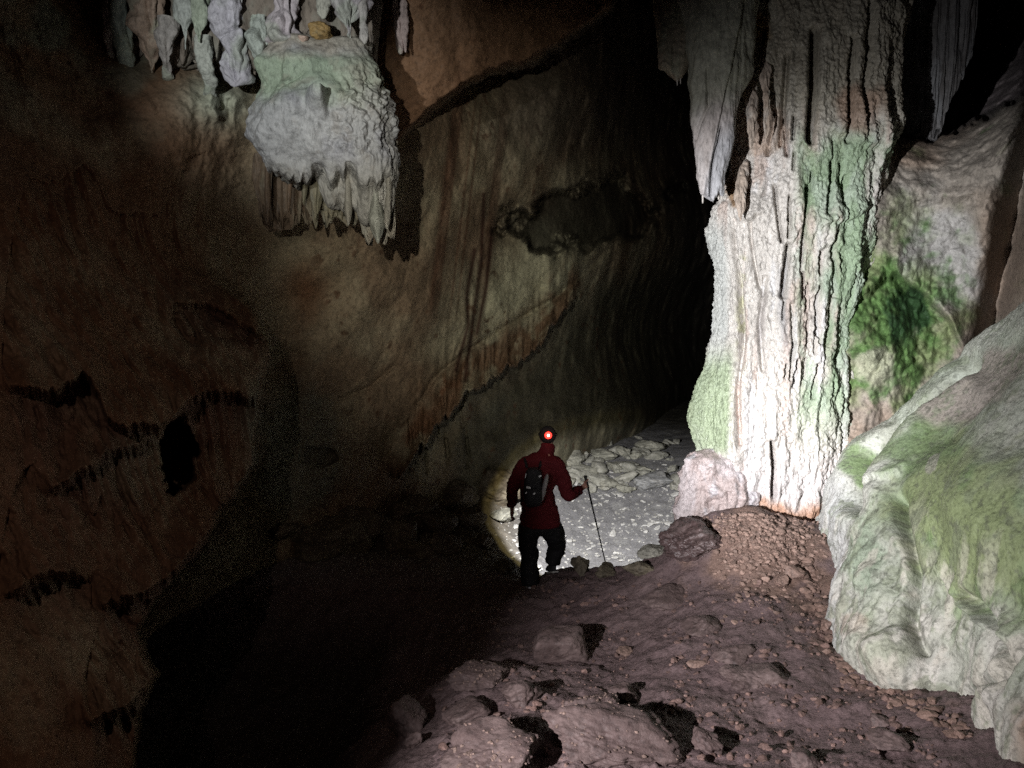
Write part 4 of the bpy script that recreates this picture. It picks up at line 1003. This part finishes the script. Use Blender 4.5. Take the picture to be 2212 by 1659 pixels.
armL = [(nb * .6 + shL * .4 + [0, 0, -.03], .085, .08), (shL + [.02, 0, -.005], .088, .092), (shL * .7 + elL * .3, .082, .085), (shL * .3 + elL * .7, .072, .072), (elL, .068, .068), (elL * .5 + wrL * .5, .063, .063), (elL * .05 + wrL * .95, .052, .052)]
armR = [(nb * .6 + shR * .4 + [0, 0, -.03], .085, .08), (shR + [-.02, 0, -.005], .088, .092), (shR * .7 + elR * .3, .085, .085), (shR * .3 + elR * .7, .078, .075), (elR, .074, .07), (elR * .5 + wrR * .5, .066, .063), (elR * .08 + wrR * .92, .052, .052)]
fuse('jacket', [rings(torso), rings(armL), rings(armR)], M_RED, .012, folds(3, .022, (6, 6, 13)))
pelv = [(A(1165, 1104), .16, .10), (A(1166, 1118), .185, .125), (A(1167, 1132), .20, .14), (A(1167, 1146, .02), .195, .135)]
legL = [(A(1146, 1128, .01), .09, .11), (A(1142, 1146, .0), .118, .13), (A(1141, 1168, .03), .108, .12), (A(1142, 1192, .05), .10, .11), (A(1144, 1225, .02), .098, .105), (A(1145, 1250, -.01), .098, .105), (A(1146, 1260, -.01), .095, .10)]
legR = [(A(1188, 1128, .02), .09, .11), (A(1194, 1146, .06), .118, .125), (A(1200, 1162, .14), .112, .12), (A(1204, 1178, .2), .102, .112), (A(1197, 1200, .2), .09, .10), (A(1194, 1218, .2), .086, .095)]
fuse('trousers', [rings(pelv), rings(legL), rings(legR)], M_BLK, .012, folds(7, .018, (6, 6, 12)))
# boots
def boot(a, yaw, pitch):
    f = Matrix.Rotation(yaw, 3, 'Z') @ Matrix.Rotation(pitch, 3, 'X')
    v = lambda x, y, z: np.array(a) + np.array(f @ Vector((x, y, z)))
    Jb = {'a': (v(0, 0, .05), .052), 'h': (v(0, -.02, -.035), (.046, .05)), 'm': (v(0, .07, -.03), (.046, .045)), 't': (v(0, .17, -.05), (.048, .032)), 'e': (v(0, .21, -.055), (.03, .02))}
    b = skin('boot', jj(Jb), [('a', 'h'), ('h', 'm'), ('m', 't'), ('t', 'e')], M_BOOT, person, 'h', 2)
    bm = bmesh.new(); bmesh.ops.create_cube(bm, size=1)
    for q in bm.verts:
        x, y, z = q.co; q.co = Vector(rel(v(x * .098, y * .31 + .08, z * .026 - .092)))
    bmesh.ops.bevel(bm, geom=bm.edges[:], offset=.011, segments=2, affect='EDGES')
    me = D.meshes.new('sole'); bm.to_mesh(me); bm.free(); link('sole', me, M_SOLE, b)
    return b
boot(ankL + np.array([0, 0, .012]), .1, 0); boot(ankR + np.array([0, .02, -.01]), .25, -.35)
# reflective heel tab
def boxmesh(name, c, s, mat, parent, rot=None, bev=.004):
    bm = bmesh.new(); bmesh.ops.create_cube(bm, size=1); Mx = Matrix.Rotation(rot or 0, 3, 'Y')
    for q in bm.verts: q.co = Vector(c) + Mx @ Vector((q.co.x * s[0], q.co.y * s[1], q.co.z * s[2]))
    bmesh.ops.bevel(bm, geom=bm.edges[:], offset=min(bev, min(s) * .4), segments=2, affect='EDGES')
    me = D.meshes.new(name); bm.to_mesh(me); bm.free(); return link(name, me, mat, parent)
boxmesh('heel_tab', rel(ankL + np.array([.0, -.072, -.055])), (.05, .014, .026), M_REFL, person)
# cap of dark hair/cloth over the skull
v, f = ico(4); h = v * np.array([.093, .108, .10])
h[:, 2] = np.where((h[:, 2] < -.02) & (h[:, 1] > 0), -.02 + (h[:, 2] + .02) * .15, h[:, 2])
me = mesh_raw('cap', h + rel(hd) + np.array([0, -.002, .055]), None, f); link('cap', me, M_HAIR, person)
# headlamp: thing of its own
hl = D.objects.new('headlamp', None); COL.objects.link(hl); hl.location = tuple(hd + np.array([0, -.0, .06])); tag(hl, 'headlamp with a glowing red rear light on the walker\'s head', 'headlamp')
th = np.linspace(0, 2 * math.pi, 48, endpoint=False)
prof = [(1.0, -.014), (1.04, -.013), (1.04, .013), (1.0, .014)]
Vb = np.array([[(.098 * k * math.cos(t), .113 * k * math.sin(t), z + .012 * -math.sin(t)) for t in th] for k, z in prof])
link('strap', mesh_raw('strap', Vb.reshape(-1, 3), gquads(4, 48, True)), M_HAIR, hl)
boxmesh('battery_box', (0, -.128, .012), (.062, .028, .042), M_HAIR, hl, bev=.008)
def disc(name, c, r, dp, mat, parent):
    bm = bmesh.new(); bmesh.ops.create_uvsphere(bm, u_segments=20, v_segments=12, radius=1)
    for q in bm.verts: q.co = Vector((q.co.x * r, q.co.y * dp, q.co.z * r)) + Vector(c)
    me = D.meshes.new(name); bm.to_mesh(me); bm.free()
    for pl in me.polygons: pl.use_smooth = True
    return link(name, me, mat, parent)
rl = disc('rear_light', (0, -.142, .014), .038, .012, M_LED, hl); disc('bulb', (0, -.150, .014), .013, .008, M_LEDC, rl)
boxmesh('lamp_housing', (0, .125, .02), (.06, .03, .045), M_HAIR, hl, bev=.008)
# backpack: a thing of its own
bp = D.objects.new('backpack', None); COL.objects.link(bp)
bc = A(1152, 1052, -.14); bp.location = tuple(bc + np.array([0, 0, -.24])); tag(bp, 'small black daypack with pale reflective flecks on the walker\'s back', 'backpack')
o_ = np.array(bp.location)
v, f = ico(5); q = np.sign(v) * np.abs(v) ** .6 * np.array([.10, .08, .21]); q[:, 0] *= 1 - .12 * (q[:, 2] / .23); q += (.008 * fbm(q.astype(np.float32), 9, 3))[:, None]
link('pack_body', mesh_raw('pack_body', q + (bc - o_), None, f), M_PACK, bp)
v, f = ico(4); q = np.sign(v) * np.abs(v) ** .7 * np.array([.09, .04, .10])
link('front_pocket', mesh_raw('front_pocket', q + (bc - o_) + np.array([-.0, -.08, -.09]), None, f), M_PACK, bp)
v, f = ico(4); q = np.sign(v) * np.abs(v) ** .8 * np.array([.026, .05, .15]); q[:, 0] += q[:, 2] * .22
link('side_pocket', mesh_raw('side_pocket', q + (bc - o_) + np.array([.115, -.035, .0]), None, f), M_GREY, bp)
for (x, y, w, h_, r) in [(1141, 1047, .046, .022, .2), (1166, 1024, .03, .016, -.5), (1136, 1058, .022, .012, -.6), (1153, 1060, .026, .016, -.5), (1135, 1022, .006, .05, .2)]:
    boxmesh('reflective_fleck', A(x, y, -.14) - o_ + np.array([0, -.128 if x < 1160 else -.10, 0]), (w, .006, h_), M_REFL, bp, r, .002)
for s in (-1, 1):
    pts = [bc + np.array([s * .07, .06, .2]), bc + np.array([s * .085, .13, .275]), bc + np.array([s * .10, .26, .26]), bc + np.array([s * .11, .34, .1]), bc + np.array([s * .13, .27, -.1]), bc + np.array([s * .12, .08, -.17])]
    cv = D.curves.new('shoulder_strap', 'CURVE'); cv.dimensions = '3D'; cv.bevel_depth = .014; cv.bevel_resolution = 2
    sp = cv.splines.new('NURBS'); sp.points.add(len(pts) - 1); sp.use_endpoint_u = True; sp.order_u = 3
    for k, pt in enumerate(pts): sp.points[k].co = (*(pt - o_), 1)
    tmp = D.objects.new('tmp', cv); COL.objects.link(tmp); bpy.context.view_layer.update()
    me = D.meshes.new_from_object(tmp.evaluated_get(bpy.context.evaluated_depsgraph_get())); D.objects.remove(tmp)
    link('shoulder_strap', me, M_PACK, bp)
# trekking pole
tp = D.objects.new('trekking_pole', None); COL.objects.link(tp); tp.location = tuple(tip); tag(tp, 'dark trekking pole in the walker\'s right hand, planted on the rim', 'trekking pole')
def rod(name, a, b, rads, mat, parent, n=14):
    a, b = np.array(a), np.array(b); d = (b - a) / np.linalg.norm(b - a); s_ = np.cross(d, [0, 1, 0]); s_ /= np.linalg.norm(s_); t_ = np.cross(d, s_)
    th = np.linspace(0, 2 * math.pi, n, endpoint=False); m = len(rads)
    V = np.array([[a + (b - a) * rr[0] + rr[1] * (math.cos(t) * s_ + math.sin(t) * t_) for t in th] for rr in rads])
    return link(name, mesh_raw(name, V.reshape(-1, 3), gquads(m, n, True)), mat, parent)
top = grip + gd * .05 - tip
LT = np.linalg.norm(top)
rod('lower_shaft', np.zeros(3), top, [(0, 0), (0, .003), (.012, .0045), (.04, .0065), (.4, .0068), (.40, .009), (.42, .009), (.42, .0082), (.68, .0085), (.68, .0108), (.70, .0108), (.70, .0095), (.86, .0098)], M_POLE, tp)
rod('grip', top * .85, top, [(0, 0), (0, .013), (.1, .016), (.3, .0145), (.5, .0165), (.75, .0155), (.88, .021), (.97, .018), (1, 0)], M_GRIP, tp)
rod('basket', top * .045, top * .062, [(0, 0), (0, .008), (.2, .034), (.7, .036), (1, .012), (1, 0)], M_GRIP, tp, 20)
th = np.linspace(-.6, 3.9, 24); hc = grip - tip + gd * .0
V = np.array([[hc + np.array([.028 + .05 * math.sin(t) * .8 - .02, .0, 0]) + gd * (.05 * math.cos(t)) + fwd * w_ for w_ in (-.007, .007)] for t in th])
Vt = V + side * .003
sheet = np.concatenate([V, Vt[:, ::-1]], 1)
link('wrist_strap', mesh_raw('wrist_strap', sheet.reshape(-1, 3), gquads(24, 4, True)), M_STRAP, tp)

# ------------------------------------------------------------------ lamps (hand torches and headlamps of the party, and an added fill)
def spot(name, loc, aim, watts, half, blend, col=(1, 1, 1), size=.03):
    l = D.lights.new(name, 'SPOT'); l.energy = watts; l.spot_size = 2 * R(half); l.spot_blend = blend; l.color = col; l.shadow_soft_size = size
    o = D.objects.new(name, l); COL.objects.link(o); o.location = loc
    o.rotation_euler = (Vector(aim) - Vector(loc)).to_track_quat('-Z', 'Y').to_euler(); return o
LA = (-1.9, 1.1, 1.0); LB = (-2.4, 1.0, 2.8)
spot('torch_beam', LA, at(1695, 1010, 7.3), 2300, 10.5, 1.0, (.98, .98, 1), .04)
spot('torch_wash', LA, at(1662, 700, 7.3), 4300, 17, 1.0, (.94, .97, 1), .04)
spot('torch_corona', LA, at(1830, 760, 7.3), 1200, 27, 1.0, (.97, .98, 1), .04)
spot('torch_spread', LA, at(1680, 1420, 5.4), 1750, 25.5, 1.0, (1, .95, .98), .04)
spot('headlamp_beam', LB, at(600, 125, 7.2), 1250, 14, 1.0, (.95, 1, .99), .05)
spot('headlamp_flood', (-1.0, .3, 2.3), at(1120, 590, 12), 1450, 18.5, 1.0, (1, .98, .87), .03)
spot('left_wall_fill', (-1.5, .6, 2.9), at(210, 1000, 5), 72, 40, 1.0, (1, .74, .64), .05)  # added fill that brightens only the near left wall
LC = tuple(hd + np.array([0, .18, .08]))
spot('walker_beam', LC, at(1290, 1150, 11.8), 1700, 25, .25, (.95, .96, 1), .02)
spot('walker_beam_edge', LC, at(1290, 1150, 11.8), 230, 27, .12, (1, .85, .4), .02)

w = D.worlds.new('World'); scene.world = w; w.use_nodes = True
bg = w.node_tree.nodes['Background']; bg.inputs['Color'].default_value = (.7, .4, .8, 1); bg.inputs['Strength'].default_value = .002

cam = D.cameras.new('camera'); cam.sensor_width = 36; cam.lens = 27.0; cam.clip_end = 200; cam.clip_start = .05
co = D.objects.new('camera', cam); COL.objects.link(co); co.location = (0, 0, EYE); co.rotation_euler = (R(90) - P, 0, 0); scene.camera = co
scene.view_settings.view_transform = 'Standard'; scene.view_settings.look = 'None'; scene.view_settings.exposure = 0
scene.cycles.max_bounces = 5; scene.cycles.diffuse_bounces = 3; scene.cycles.use_denoising = False
scene.cycles.sample_clamp_indirect = .8
